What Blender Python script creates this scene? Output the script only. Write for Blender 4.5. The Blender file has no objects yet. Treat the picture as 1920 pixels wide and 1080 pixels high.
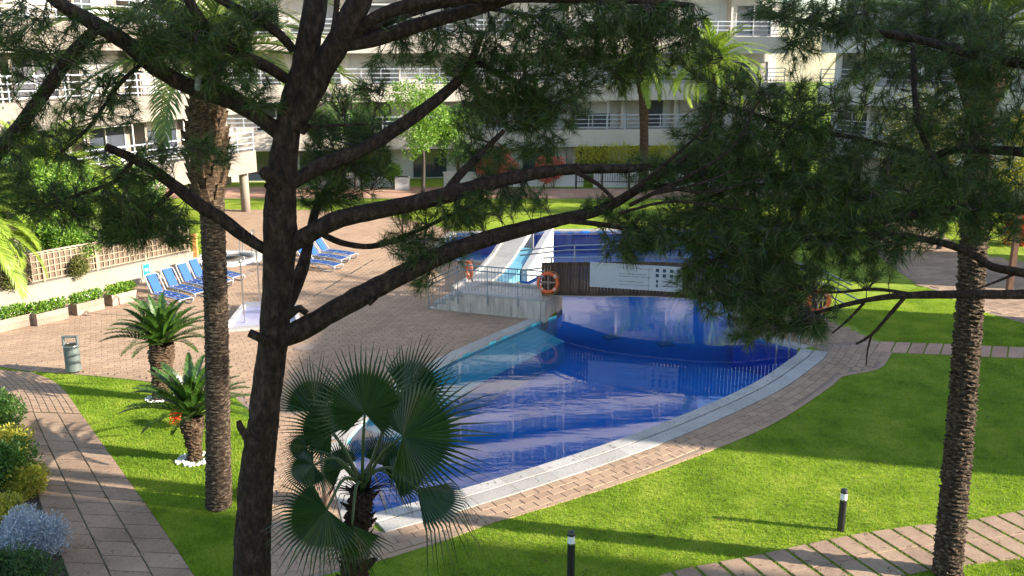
import bpy, bmesh, math, random
import numpy as np
from mathutils import Vector, Matrix, noise
from mathutils.geometry import delaunay_2d_cdt

random.seed(7); rng = np.random.default_rng(7)
scene = bpy.context.scene
COL = scene.collection

# ------------------------------------------------------------------ camera, sky, sun
FPX = 1700.0; HC = 8.0; PITCH = math.atan(430 / FPX)
cam_data = bpy.data.cameras.new("camera"); cam = bpy.data.objects.new("camera", cam_data)
COL.objects.link(cam); scene.camera = cam
cam.location = (0, 0, HC); cam.rotation_euler = (math.pi / 2 - PITCH, 0, 0)
cam_data.sensor_width = 36; cam_data.lens = 36 * FPX / 1920; cam_data.clip_start = 0.05; cam_data.clip_end = 2000

SUN_EL = math.radians(20.0); SUN_AZ = math.radians(-12.5)      # azimuth measured from +X
world = bpy.data.worlds.new("World"); scene.world = world; world.use_nodes = True
wn = world.node_tree.nodes; wl = world.node_tree.links
sky = wn.new("ShaderNodeTexSky"); sky.sky_type = 'NISHITA'; sky.sun_disc = False
sky.sun_elevation = SUN_EL; sky.sun_rotation = math.radians(102.5); sky.air_density = 1.0; sky.dust_density = 0.8
bg = wn["Background"]; bg.inputs[1].default_value = 0.13
wl.new(sky.outputs[0], bg.inputs[0])
sd = bpy.data.lights.new("sun", 'SUN'); sd.energy = 5.0; sd.angle = math.radians(0.55); sd.color = (1.0, 0.90, 0.76)
sun = bpy.data.objects.new("sun", sd); COL.objects.link(sun)
sv = Vector((math.cos(SUN_EL) * math.cos(SUN_AZ), math.cos(SUN_EL) * math.sin(SUN_AZ), math.sin(SUN_EL)))
sun.rotation_euler = sv.to_track_quat('Z', 'Y').to_euler(); sun.location = sv * 60
scene.view_settings.view_transform = 'Standard'; scene.view_settings.look = 'None'
scene.view_settings.gamma = 1; scene.view_settings.exposure = 1.75
scene.render.resolution_x = 1024; scene.render.resolution_y = 576
try:
    scene.cycles.max_bounces = 8; scene.cycles.transparent_max_bounces = 16
except Exception: pass

# ------------------------------------------------------------------ photo pixel -> place
_c, _s = math.cos(PITCH), math.sin(PITCH)
def ray(px, py):
    dx = (px - 960) / FPX; dy = (540 - py) / FPX
    return dx, _c + dy * _s, -_s + dy * _c
def G(px, py, z=0.0):
    x, y, w = ray(px, py); t = (z - HC) / w
    return Vector((x * t, y * t, z))
def D(px, py, Y):
    x, y, w = ray(px, py); t = Y / y
    return Vector((x * t, Y, HC + w * t))
def G2(px, py):
    p = G(px, py); return (p.x, p.y)

# ------------------------------------------------------------------ materials
MATS = {}
def nodes_of(name):
    m = bpy.data.materials.new(name); m.use_nodes = True
    nt = m.node_tree; return m, nt, nt.nodes, nt.links, nt.nodes["Principled BSDF"]
def lin(c): return tuple(c) + (1.0,)
def ramp(n, stops):
    r = n.new("ShaderNodeValToRGB"); e = r.color_ramp.elements
    while len(e) < len(stops): e.new(0.5)
    for i, (p, c) in enumerate(stops): e[i].position = p; e[i].color = lin(c)
    return r
def island(n, l):
    g = n.new("ShaderNodeNewGeometry"); o = n.new("ShaderNodeObjectInfo")
    a = n.new("ShaderNodeMath"); a.operation = 'ADD'; f = n.new("ShaderNodeMath"); f.operation = 'FRACT'
    l.new(g.outputs["Random Per Island"], a.inputs[0]); l.new(o.outputs["Random"], a.inputs[1]); l.new(a.outputs[0], f.inputs[0])
    return f.outputs[0]
def wpos(n):                                                      # world position of the surface
    return n.new("ShaderNodeNewGeometry").outputs["Position"]
def noise_tex(n, l, vec, scale, detail=4, rough=0.6, stretch=None):
    t = n.new("ShaderNodeTexNoise"); t.inputs["Scale"].default_value = scale
    t.inputs["Detail"].default_value = detail; t.inputs["Roughness"].default_value = rough
    if stretch:
        mp = n.new("ShaderNodeMapping"); mp.inputs["Scale"].default_value = stretch
        l.new(vec, mp.inputs[0]); vec = mp.outputs[0]
    l.new(vec, t.inputs["Vector"]); return t
def bump(n, l, b, h, strength, dist=0.01):
    bp = n.new("ShaderNodeBump"); bp.inputs["Strength"].default_value = strength; bp.inputs["Distance"].default_value = dist
    l.new(h, bp.inputs["Height"]); l.new(bp.outputs[0], b.inputs["Normal"]); return bp
def mixc(n, l, fac, a, b, mode='MIX'):
    m = n.new("ShaderNodeMix"); m.data_type = 'RGBA'; m.blend_type = mode
    for sock, v in ((m.inputs[0], fac), (m.inputs[6], a), (m.inputs[7], b)):
        if isinstance(v, (int, float)): sock.default_value = v
        elif isinstance(v, tuple): sock.default_value = lin(v)
        else: l.new(v, sock)
    return m.outputs[2]

def plain(name, col, rough=0.6, metal=0.0, var=0.12, scale=6.0, bmp=0.15, spec=0.5, stretch=None, dark=None):
    m, nt, n, l, b = nodes_of(name)
    t = noise_tex(n, l, wpos(n), scale, 6, 0.65, stretch)
    d = dark or tuple(x * (1 - 2.2 * var) for x in col)
    r = ramp(n, [(0.3, d), (0.7, tuple(min(1, x * (1 + var)) for x in col))])
    l.new(t.outputs[0], r.inputs[0]); l.new(r.outputs[0], b.inputs["Base Color"])
    b.inputs["Roughness"].default_value = rough; b.inputs["Metallic"].default_value = metal
    b.inputs["Specular IOR Level"].default_value = spec
    if bmp:
        t2 = noise_tex(n, l, wpos(n), scale * 8, 5, 0.7, stretch); bump(n, l, b, t2.outputs[0], bmp, 0.01)
    MATS[name] = m; return m

def pieces(name, c1, c2, c3, rough=0.8, grain=30, bmp=0.35, stain=0.35):
    """masonry pieces: a tone per piece, grain, soft stains"""
    m, nt, n, l, b = nodes_of(name)
    r = ramp(n, [(0.0, c1), (0.5, c2), (1.0, c3)]); l.new(island(n, l), r.inputs[0])
    P = wpos(n); g = noise_tex(n, l, P, grain, 6, 0.7); s = noise_tex(n, l, P, 0.7, 5, 0.65)
    gr = ramp(n, [(0.3, (0.72, 0.70, 0.68)), (0.7, (1.1, 1.1, 1.1))]); l.new(g.outputs[0], gr.inputs[0])
    sr = ramp(n, [(0.35, (1 - stain, 1 - stain, 1 - stain)), (0.6, (1, 1, 1))]); l.new(s.outputs[0], sr.inputs[0])
    c = mixc(n, l, 1.0, r.outputs[0], gr.outputs[0], 'MULTIPLY'); c = mixc(n, l, 1.0, c, sr.outputs[0], 'MULTIPLY')
    l.new(c, b.inputs["Base Color"]); b.inputs["Roughness"].default_value = rough
    b.inputs["Specular IOR Level"].default_value = 0.3
    bump(n, l, b, g.outputs[0], bmp, 0.01); MATS[name] = m; return m

def leafy(name, cols, rough=0.5, trans=0.3, tcol=None, spec=0.35, patch=0.0):
    """foliage: a tone per leaf, some light passing through"""
    m, nt, n, l, b = nodes_of(name)
    k = len(cols); r = ramp(n, [(i / max(1, k - 1), c) for i, c in enumerate(cols)])
    if patch:
        t = noise_tex(n, l, wpos(n), patch, 3, 0.6); mx = n.new("ShaderNodeMath"); mx.operation = 'MULTIPLY_ADD'
        l.new(t.outputs[0], mx.inputs[0]); mx.inputs[1].default_value = 1.6
        a = n.new("ShaderNodeMath"); a.operation = 'MULTIPLY_ADD'; l.new(island(n, l), a.inputs[0]); a.inputs[1].default_value = 0.5; a.inputs[2].default_value = -0.55
        l.new(a.outputs[0], mx.inputs[2]); l.new(mx.outputs[0], r.inputs[0])
    else:
        l.new(island(n, l), r.inputs[0])
    l.new(r.outputs[0], b.inputs["Base Color"]); b.inputs["Roughness"].default_value = rough
    b.inputs["Specular IOR Level"].default_value = spec
    if trans:
        tr = n.new("ShaderNodeBsdfTranslucent"); mx = n.new("ShaderNodeMixShader"); mx.inputs[0].default_value = trans
        tc = mixc(n, l, 1.0, r.outputs[0], tcol or (1.5, 1.6, 0.6), 'MULTIPLY'); l.new(tc, tr.inputs[0])
        l.new(b.outputs[0], mx.inputs[1]); l.new(tr.outputs[0], mx.inputs[2]); l.new(mx.outputs[0], n["Material Output"].inputs[0])
    MATS[name] = m; return m

def make_materials():
    # lawn sheet
    m, nt, n, l, b = nodes_of("lawn"); P = wpos(n)
    t1 = noise_tex(n, l, P, 0.9, 6, 0.65); t2 = noise_tex(n, l, P, 60, 4, 0.8); t3 = noise_tex(n, l, P, 7, 5, 0.7)
    r = ramp(n, [(0.28, (0.11, 0.17, 0.013)), (0.5, (0.215, 0.31, 0.024)), (0.74, (0.34, 0.385, 0.06))])
    ad = n.new("ShaderNodeMath"); ad.operation = 'MULTIPLY_ADD'; l.new(t3.outputs[0], ad.inputs[0]); ad.inputs[1].default_value = 0.5; l.new(t1.outputs[0], ad.inputs[2])
    sb = n.new("ShaderNodeMath"); sb.operation = 'SUBTRACT'; l.new(ad.outputs[0], sb.inputs[0]); sb.inputs[1].default_value = 0.25
    l.new(sb.outputs[0], r.inputs[0])
    g = ramp(n, [(0.3, (0.55, 0.6, 0.5)), (0.7, (1.25, 1.2, 1.2))]); l.new(t2.outputs[0], g.inputs[0])
    l.new(mixc(n, l, 1.0, r.outputs[0], g.outputs[0], 'MULTIPLY'), b.inputs["Base Color"])
    b.inputs["Roughness"].default_value = 0.8; b.inputs["Specular IOR Level"].default_value = 0.15
    bump(n, l, b, t2.outputs[0], 0.9, 0.04); MATS["lawn"] = m
    leafy("grass_blade", [(0.09, 0.165, 0.012), (0.19, 0.315, 0.028), (0.33, 0.39, 0.06)], 0.6, 0.4, (1.4, 1.4, 0.4), 0.15, patch=0.9)
    pieces("paver", (0.33, 0.225, 0.15), (0.365, 0.25, 0.17), (0.40, 0.28, 0.19), 0.85, 40, 0.25, 0.14)
    plain("paver_joint", (0.25, 0.18, 0.135), 0.95, 0, 0.15, 12, 0.4)
    pieces("slab", (0.32, 0.22, 0.15), (0.355, 0.245, 0.168), (0.39, 0.275, 0.19), 0.85, 22, 0.35, 0.3)
    pieces("terracotta", (0.42, 0.24, 0.16), (0.46, 0.27, 0.19), (0.50, 0.31, 0.22), 0.85, 22, 0.3, 0.2)
    plain("soil", (0.07, 0.05, 0.035), 0.95, 0, 0.3, 12, 0.8)
    plain("joint_soil", (0.09, 0.10, 0.03), 0.95, 0, 0.4, 14, 0.8)
    pieces("coping", (0.37, 0.355, 0.33), (0.41, 0.395, 0.37), (0.45, 0.435, 0.41), 0.6, 25, 0.3, 0.2)
    plain("shutter", (0.46, 0.45, 0.44), 0.7, 0, 0.05, 2, 0.0)
    plain("litter", (0.10, 0.05, 0.025), 0.9, 0, 0.4, 30, 0.0)
    plain("ring_band", (0.72, 0.36, 0.24), 0.5, 0, 0.05, 8, 0.0)
    plain("grate", (0.30, 0.29, 0.27), 0.7, 0, 0.5, 14, 0.3)
    plain("concrete", (0.46, 0.40, 0.335), 0.85, 0, 0.16, 2.2, 0.2, stretch=(3, 3, 0.6))
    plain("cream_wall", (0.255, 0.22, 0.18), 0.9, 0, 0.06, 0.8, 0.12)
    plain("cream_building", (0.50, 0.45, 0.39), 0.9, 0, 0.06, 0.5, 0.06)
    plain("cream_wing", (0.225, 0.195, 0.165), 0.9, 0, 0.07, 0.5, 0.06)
    plain("white_building", (0.58, 0.56, 0.54), 0.9, 0, 0.06, 0.6, 0.06)
    plain("grey_wall", (0.52, 0.49, 0.45), 0.9, 0, 0.08, 0.6, 0.06)
    plain("white_paint", (0.44, 0.43, 0.42), 0.45, 0, 0.04, 3, 0.03)
    plain("white_plastic", (0.34, 0.35, 0.36), 0.35, 0, 0.03, 5, 0.0)
    plain("rail_white", (0.42, 0.46, 0.51), 0.4, 0, 0.05, 3, 0.0)
    plain("blue_fabric", (0.009, 0.08, 0.32), 0.75, 0, 0.12, 20, 0.2)
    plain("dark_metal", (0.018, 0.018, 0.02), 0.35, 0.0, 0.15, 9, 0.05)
    plain("steel", (0.55, 0.56, 0.58), 0.28, 1.0, 0.08, 9, 0.03)
    plain("bin_grey", (0.13, 0.16, 0.155), 0.45, 0.3, 0.12, 7, 0.08)
    plain("rail_grey", (0.24, 0.29, 0.34), 0.4, 0.6, 0.1, 9, 0.03)
    plain("orange_ring", (0.78, 0.13, 0.03), 0.55, 0, 0.1, 8, 0.08)
    plain("orange_wood", (0.62, 0.30, 0.08), 0.7, 0, 0.15, 8, 0.15)
    plain("lavender_tile", (0.33, 0.33, 0.50), 0.4, 0, 0.07, 6, 0.05)
    plain("sign_green", (0.0, 0.30, 0.20), 0.4, 0, 0.05, 5, 0.0)
    plain("ink", (0.03, 0.04, 0.08), 0.6, 0, 0.1, 5, 0.0)
    plain("lamp_lens", (0.75, 0.76, 0.76), 0.15, 0, 0.05, 5, 0.0, spec=0.8)
    plain("cyan_paint", (0.14, 0.36, 0.46), 0.4, 0, 0.08, 4, 0.0)
    pieces("trellis_wood", (0.31, 0.235, 0.16), (0.37, 0.29, 0.20), (0.43, 0.345, 0.25), 0.8, 30, 0.2, 0.15)
    plain("reed", (0.17, 0.12, 0.085), 0.95, 0, 0.35, 9, 0.5, stretch=(8, 8, 1))
    pieces("planter_wood", (0.27, 0.19, 0.14), (0.33, 0.245, 0.19), (0.40, 0.31, 0.24), 0.85, 20, 0.3, 0.3)
    pieces("bridge_wood", (0.060, 0.036, 0.024), (0.095, 0.057, 0.038), (0.14, 0.088, 0.06), 0.75, 24, 0.3, 0.25)
    plain("post_wood", (0.16, 0.075, 0.045), 0.8, 0, 0.25, 10, 0.3, stretch=(4, 4, 0.6))
    plain("gravel_white", (0.78, 0.76, 0.72), 0.9, 0, 0.12, 30, 0.2)
    # building glass
    m, nt, n, l, b = nodes_of("glass"); b.inputs["Base Color"].default_value = (0.03, 0.04, 0.055, 1)
    b.inputs["Roughness"].default_value = 0.06; b.inputs["Specular IOR Level"].default_value = 0.9; MATS["glass"] = m
    m, nt, n, l, b = nodes_of("curtain_glass")
    r = ramp(n, [(0.0, (0.04, 0.05, 0.07)), (0.45, (0.10, 0.10, 0.11)), (0.62, (0.34, 0.31, 0.28)), (1.0, (0.50, 0.47, 0.43))]); l.new(island(n, l), r.inputs[0])
    l.new(r.outputs[0], b.inputs["Base Color"]); b.inputs["Roughness"].default_value = 0.12; MATS["curtain_glass"] = m
    # bark of the pines
    m, nt, n, l, b = nodes_of("pine_bark"); P = wpos(n)
    t = noise_tex(n, l, P, 11, 8, 0.75, (1.6, 1.6, 0.8)); v = n.new("ShaderNodeTexVoronoi"); v.inputs["Scale"].default_value = 14
    mp = n.new("ShaderNodeMapping"); mp.inputs["Scale"].default_value = (1.7, 1.7, 0.75); l.new(P, mp.inputs[0]); l.new(mp.outputs[0], v.inputs["Vector"])
    r = ramp(n, [(0.3, (0.007, 0.0045, 0.0035)), (0.5, (0.030, 0.0185, 0.014)), (0.72, (0.095, 0.062, 0.048))]); l.new(t.outputs[0], r.inputs[0])
    l.new(r.outputs[0], b.inputs["Base Color"]); b.inputs["Roughness"].default_value = 0.9; b.inputs["Specular IOR Level"].default_value = 0.2
    ad = n.new("ShaderNodeMath"); ad.operation = 'ADD'; l.new(t.outputs[0], ad.inputs[0]); l.new(v.outputs["Distance"], ad.inputs[1])
    bump(n, l, b, ad.outputs[0], 1.0, 0.05); MATS["pine_bark"] = m
    plain("twig_bark", (0.05, 0.037, 0.031), 0.9, 0, 0.3, 20, 0.3)
    plain("dead_wood", (0.26, 0.25, 0.25), 0.9, 0, 0.2, 20, 0.4)
    # palm trunks
    for nm, a, c, d in (("palm_bark", (0.010, 0.0065, 0.005), (0.052, 0.036, 0.025), (0.22, 0.165, 0.115)),
                        ("palm_boot", (0.016, 0.010, 0.007), (0.075, 0.047, 0.029), (0.22, 0.155, 0.10)),
                        ("fan_bark", (0.012, 0.007, 0.005), (0.045, 0.026, 0.018), (0.09, 0.055, 0.038))):
        m, nt, n, l, b = nodes_of(nm); P = wpos(n)
        t = noise_tex(n, l, P, 12, 7, 0.7, (1.0, 1.0, 2.6)); t2 = noise_tex(n, l, P, 70, 4, 0.7)
        r = ramp(n, [(0.33, a), (0.5, c), (0.68, d)]); l.new(t.outputs[0], r.inputs[0]); l.new(r.outputs[0], b.inputs["Base Color"])
        b.inputs["Roughness"].default_value = 0.95; b.inputs["Specular IOR Level"].default_value = 0.15
        ad = n.new("ShaderNodeMath"); ad.operation = 'ADD'; l.new(t.outputs[0], ad.inputs[0]); l.new(t2.outputs[0], ad.inputs[1])
        bump(n, l, b, ad.outputs[0], 0.8, 0.03); MATS[nm] = m
    leafy("needle", [(0.009, 0.027, 0.005), (0.021, 0.053, 0.010), (0.046, 0.095, 0.018), (0.085, 0.12, 0.026), (0.10, 0.07, 0.03)], 0.42, 0.25, (1.2, 1.5, 0.7))
    leafy("fan_leaf", [(0.009, 0.027, 0.005), (0.014, 0.037, 0.006), (0.024, 0.05, 0.010)], 0.3, 0.2, (1.1, 1.5, 0.6))
    leafy("fan_petiole", [(0.03, 0.05, 0.014), (0.045, 0.065, 0.02)], 0.5, 0)
    leafy("sago_leaf", [(0.02, 0.06, 0.008), (0.035, 0.09, 0.012), (0.065, 0.125, 0.02)], 0.32, 0.15, (1.3, 1.5, 0.5), 0.5)
    leafy("phoenix_leaf", [(0.06, 0.105, 0.03), (0.11, 0.165, 0.04), (0.18, 0.21, 0.06)], 0.42, 0.25, (1.4, 1.5, 0.5))
    leafy("lime_palm", [(0.13, 0.20, 0.025), (0.20, 0.29, 0.03), (0.27, 0.34, 0.05)], 0.45, 0.3, (1.4, 1.5, 0.5))
    leafy("bright_leaf", [(0.07, 0.16, 0.02), (0.13, 0.25, 0.03), (0.22, 0.32, 0.05)], 0.45, 0.3)
    leafy("dark_leaf", [(0.018, 0.05, 0.014), (0.035, 0.085, 0.02), (0.06, 0.12, 0.03)], 0.45, 0.2)
    leafy("mid_leaf", [(0.035, 0.095, 0.02), (0.07, 0.15, 0.03), (0.12, 0.2, 0.04)], 0.45, 0.3)
    leafy("olive_leaf", [(0.07, 0.085, 0.02), (0.12, 0.13, 0.03), (0.17, 0.17, 0.05)], 0.5, 0.2)
    leafy("yellow_leaf", [(0.30, 0.27, 0.03), (0.42, 0.38, 0.05), (0.20, 0.25, 0.03)], 0.5, 0.25)
    leafy("silver_leaf", [(0.22, 0.27, 0.33), (0.33, 0.38, 0.44), (0.44, 0.49, 0.54)], 0.7, 0.1, (1, 1, 1))
    leafy("red_flower", [(0.55, 0.05, 0.02), (0.75, 0.12, 0.03), (0.70, 0.22, 0.03)], 0.6, 0.25, (1.2, 0.8, 0.6))
    leafy("pink_flower", [(0.55, 0.08, 0.07), (0.62, 0.16, 0.12), (0.35, 0.12, 0.08)], 0.6, 0.25, (1.2, 0.8, 0.7))
    leafy("white_flower", [(0.7, 0.7, 0.62), (0.75, 0.75, 0.7)], 0.6, 0.2, (1, 1, 1))
    # pool mosaic
    for nm, a, c, d in (("pool_floor", (0.001, 0.25, 0.72), (0.001, 0.32, 0.90), (0.004, 0.38, 0.94)),
                        ("pool_wall", (0.006, 0.16, 0.6), (0.008, 0.21, 0.75), (0.02, 0.26, 0.82)),
                        ("pool_aqua", (0.08, 0.60, 0.66), (0.12, 0.72, 0.78), (0.20, 0.80, 0.84))):
        m, nt, n, l, b = nodes_of(nm); P = wpos(n)
        br = n.new("ShaderNodeTexBrick"); br.offset = 0; br.inputs["Scale"].default_value = 1.0
        for k, v in (("Brick Width", 0.05), ("Row Height", 0.05), ("Mortar Size", 0.003)): br.inputs[k].default_value = v
        br.inputs["Color1"].default_value = lin(c); br.inputs["Color2"].default_value = lin(d); br.inputs["Mortar"].default_value = lin(a)
        if nm != "pool_floor":                                    # upright faces: lay the mosaic out along the wall and up
            sx = n.new("ShaderNodeSeparateXYZ"); cx = n.new("ShaderNodeCombineXYZ"); l.new(P, sx.inputs[0])
            l.new(sx.outputs[1], cx.inputs[0]); l.new(sx.outputs[2], cx.inputs[1]); l.new(cx.outputs[0], br.inputs["Vector"])
        else: l.new(P, br.inputs["Vector"])
        t = noise_tex(n, l, P, 0.5, 3, 0.6); rr = ramp(n, [(0.3, (0.8, 0.8, 0.85)), (0.7, (1.1, 1.1, 1.05))]); l.new(t.outputs[0], rr.inputs[0])
        l.new(mixc(n, l, 1.0, br.outputs[0], rr.outputs[0], 'MULTIPLY'), b.inputs["Base Color"]); b.inputs["Roughness"].default_value = 0.4; MATS[nm] = m
    # water: clear film that mirrors by Fresnel, light wind ripples
    m, nt, n, l, b = nodes_of("water"); n.remove(b); P = wpos(n)
    t1 = noise_tex(n, l, P, 2.2, 3, 0.55, (0.7, 2.0, 1)); t2 = noise_tex(n, l, P, 14, 3, 0.6, (0.8, 1.6, 1))
    ad = n.new("ShaderNodeMath"); ad.operation = 'MULTIPLY_ADD'; l.new(t2.outputs[0], ad.inputs[0]); ad.inputs[1].default_value = 0.10; l.new(t1.outputs[0], ad.inputs[2])
    t3 = noise_tex(n, l, P, 0.35, 2, 0.5, (0.35, 1.3, 1)); pm_ = n.new("ShaderNodeMapRange"); l.new(t3.outputs[0], pm_.inputs[0]); pm_.inputs[1].default_value = 0.45; pm_.inputs[2].default_value = 0.68; pm_.inputs[3].default_value = 0.35; pm_.inputs[4].default_value = 1.6
    am = n.new("ShaderNodeMath"); am.operation = 'MULTIPLY'; l.new(ad.outputs[0], am.inputs[0]); l.new(pm_.outputs[0], am.inputs[1]); ad = am
    bp = n.new("ShaderNodeBump"); bp.inputs["Strength"].default_value = 0.026; bp.inputs["Distance"].default_value = 0.06; l.new(ad.outputs[0], bp.inputs["Height"])
    fr = n.new("ShaderNodeFresnel"); fr.inputs[0].default_value = 1.6; l.new(bp.outputs[0], fr.inputs["Normal"])
    gl = n.new("ShaderNodeBsdfGlossy"); gl.inputs["Roughness"].default_value = 0.015; l.new(bp.outputs[0], gl.inputs["Normal"])
    tr = n.new("ShaderNodeBsdfTransparent"); tr.inputs[0].default_value = (0.90, 0.97, 1.0, 1)
    mx = n.new("ShaderNodeMixShader"); l.new(fr.outputs[0], mx.inputs[0]); l.new(tr.outputs[0], mx.inputs[1]); l.new(gl.outputs[0], mx.inputs[2])
    l.new(mx.outputs[0], n["Material Output"].inputs[0]); MATS["water"] = m
make_materials()

# ------------------------------------------------------------------ object helpers
def tag(o, label=None, cat=None, group=None, kind=None):
    if label: o["label"] = label
    if cat: o["category"] = cat
    if group: o["group"] = group
    if kind: o["kind"] = kind
    return o
def thing(name, label, cat, loc=(0, 0, 0), rz=0.0, group=None):
    o = bpy.data.objects.new(name, None); COL.objects.link(o)
    o.location = loc; o.rotation_euler = (0, 0, rz); o.empty_display_size = 0.2
    return tag(o, label, cat, group)
def link(name, me, mat, parent=None, world=False):
    if mat and not me.materials: me.materials.append(MATS[mat])
    o = bpy.data.objects.new(name, me); COL.objects.link(o)
    if parent:
        o.parent = parent
        if world:
            M = Matrix.Identity(4); p = parent; chain = []
            while p: chain.append(p); p = p.parent
            for q in reversed(chain): M = M @ (q.matrix_parent_inverse @ Matrix.LocRotScale(q.location, q.rotation_euler, q.scale))
            o.matrix_parent_inverse = M.inverted()
    return o
def np_mesh(name, V, F, smooth=False):
    V = np.asarray(V, np.float32); F = np.asarray(F, np.int32); k = F.shape[1]
    me = bpy.data.meshes.new(name); me.vertices.add(len(V)); me.vertices.foreach_set("co", V.ravel())
    me.loops.add(F.size); me.loops.foreach_set("vertex_index", F.ravel())
    me.polygons.add(len(F)); me.polygons.foreach_set("loop_start", np.arange(0, F.size, k, dtype=np.int32))
    me.polygons.foreach_set("loop_total", np.full(len(F), k, np.int32))
    me.polygons.foreach_set("use_smooth", np.full(len(F), bool(smooth)))
    me.update(calc_edges=True); me.validate(); return me
class MB:
    def __init__(self): self.v = []; self.f = []
    def add(self, vs, fs):
        k = len(self.v); self.v += [tuple(p) for p in vs]; self.f += [tuple(i + k for i in f) for f in fs]; return self
    def box(self, c, s, rz=0.0, M=None):
        x, y, z = s[0] / 2, s[1] / 2, s[2] / 2
        pts = [Vector(p) for p in ((-x, -y, -z), (x, -y, -z), (x, y, -z), (-x, y, -z), (-x, -y, z), (x, -y, z), (x, y, z), (-x, y, z))]
        R = M or Matrix.Rotation(rz, 3, 'Z')
        return self.add([R @ p + Vector(c) for p in pts], [(0, 3, 2, 1), (4, 5, 6, 7), (0, 1, 5, 4), (1, 2, 6, 5), (2, 3, 7, 6), (3, 0, 4, 7)])
    def bar(self, a, b, w, h, up=(0, 0, 1)):
        a, b = Vector(a), Vector(b); d = (b - a); L = d.length; x = d.normalized(); y = Vector(up).cross(x)
        y = y.normalized() if y.length > 1e-6 else Vector((0, 1, 0)); z = x.cross(y)
        M = Matrix((x, y, z)).transposed(); return self.box((a + b) / 2, (L, w, h), M=M)
    def prism(self, poly, z0, z1):
        n = len(poly); vs = [(p[0], p[1], z0) for p in poly] + [(p[0], p[1], z1) for p in poly]
        fs = [tuple(range(n - 1, -1, -1)), tuple(range(n, 2 * n))] + [(i, (i + 1) % n, n + (i + 1) % n, n + i) for i in range(n)]
        return self.add(vs, fs)
    def tube(self, pts, rad, seg=8, cap=True):
        V, F = tube(pts, rad, seg); self.add(V.tolist(), F.tolist())
        if cap:
            n = len(V); k = len(self.v) - n; self.f.append(tuple(k + i for i in range(seg - 1, -1, -1))); self.f.append(tuple(k + n - seg + i for i in range(seg)))
        return self
    def mesh(self, name="mesh", smooth=False):
        me = bpy.data.meshes.new(name); me.from_pydata(self.v, [], self.f); me.update()
        if smooth:
            for p in me.polygons: p.use_smooth = True
        return me
    def build(self, name, mat, parent=None, world=False, smooth=False):
        return link(name, self.mesh(name, smooth), mat, parent, world)
def tube(pts, rad, seg=8):
    P = np.array([tuple(p) for p in pts], float); n = len(P)
    R = np.full(n, rad) if np.isscalar(rad) else np.asarray(rad, float)
    T = np.gradient(P, axis=0); T /= np.linalg.norm(T, axis=1, keepdims=True) + 1e-9
    ref = np.array([0, 0, 1.0]) if abs(T[0, 2]) < 0.9 else np.array([1.0, 0, 0])
    u = np.cross(T[0], ref); u /= np.linalg.norm(u); U = [u]
    for i in range(1, n):
        u = U[-1] - T[i] * np.dot(U[-1], T[i]); u /= np.linalg.norm(u) + 1e-9; U.append(u)
    U = np.array(U); W = np.cross(T, U); a = np.linspace(0, 2 * np.pi, seg, endpoint=False)
    V = P[:, None, :] + R[:, None, None] * (np.cos(a)[None, :, None] * U[:, None, :] + np.sin(a)[None, :, None] * W[:, None, :])
    i = np.arange(n - 1)[:, None] * seg; j = np.arange(seg)[None, :]; j2 = (j + 1) % seg
    F = np.stack([i + j, i + j2, i + seg + j2, i + seg + j], -1).reshape(-1, 4)
    return V.reshape(-1, 3), F
def smooth_path(pts, step=0.1):
    """Catmull-Rom through the points"""
    P = [np.array(tuple(p), float) for p in pts]; P = [2 * P[0] - P[1]] + P + [2 * P[-1] - P[-2]]; out = []
    for k in range(1, len(P) - 2):
        a, b, c, d = P[k - 1:k + 3]; m = max(1, int(np.linalg.norm(c - b) / step))
        for t in np.linspace(0, 1, m, endpoint=False):
            out.append(0.5 * ((2 * b) + (c - a) * t + (2 * a - 5 * b + 4 * c - d) * t * t + (3 * b - a - 3 * c + d) * t ** 3))
    out.append(P[-2]); return np.array(out)
def offset_path(P, d):
    """shift a plan curve sideways (left of travel for d > 0)"""
    P = np.asarray(P)[:, :2]; T = np.gradient(P, axis=0); T /= np.linalg.norm(T, axis=1, keepdims=True)
    return P + d * np.stack([-T[:, 1], T[:, 0]], 1)
def inside(pts, poly):
    pts = np.atleast_2d(pts); x, y = pts[:, 0], pts[:, 1]; r = np.zeros(len(pts), bool); poly = np.asarray(poly)[:, :2]
    for (x1, y1), (x2, y2) in zip(poly, np.roll(poly, -1, 0)):
        c = ((y1 > y) != (y2 > y)); xi = (x2 - x1) * (y - y1) / ((y2 - y1) if y2 != y1 else 1e-12) + x1; r ^= c & (x < xi)
    return r
def dist_to(pts, line):
    pts = np.atleast_2d(pts); best = np.full(len(pts), 1e9); line = np.asarray(line)[:, :2]
    for a, b in zip(line[:-1], line[1:]):
        d = b - a; t = np.clip(((pts - a) @ d) / (d @ d + 1e-12), 0, 1); best = np.minimum(best, np.linalg.norm(pts - a - t[:, None] * d, axis=1))
    return best
def sheet(name, outer, holes, z, mat, cut=None):
    """flat sheet with holes"""
    vs = []; es = []
    for poly in [outer] + holes:
        k = len(vs); n = len(poly); vs += [Vector((p[0], p[1])) for p in poly]; es += [(k + i, k + (i + 1) % n) for i in range(n)]
    ov, oe, of, *_ = delaunay_2d_cdt(vs, es, [], 0, 1e-5)
    A = np.array([(v.x, v.y) for v in ov]); F = np.array([f for f in of]); C = A[F].mean(1)
    keep = inside(C, outer)
    for h in holes: keep &= ~inside(C, h)
    F = F[keep]; a = A[F]; cr = (a[:, 1, 0] - a[:, 0, 0]) * (a[:, 2, 1] - a[:, 0, 1]) - (a[:, 1, 1] - a[:, 0, 1]) * (a[:, 2, 0] - a[:, 0, 0])
    F[cr < 0] = F[cr < 0][:, ::-1]
    return link(name, np_mesh(name, np.c_[A, np.full(len(A), z)], F), mat)
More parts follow.
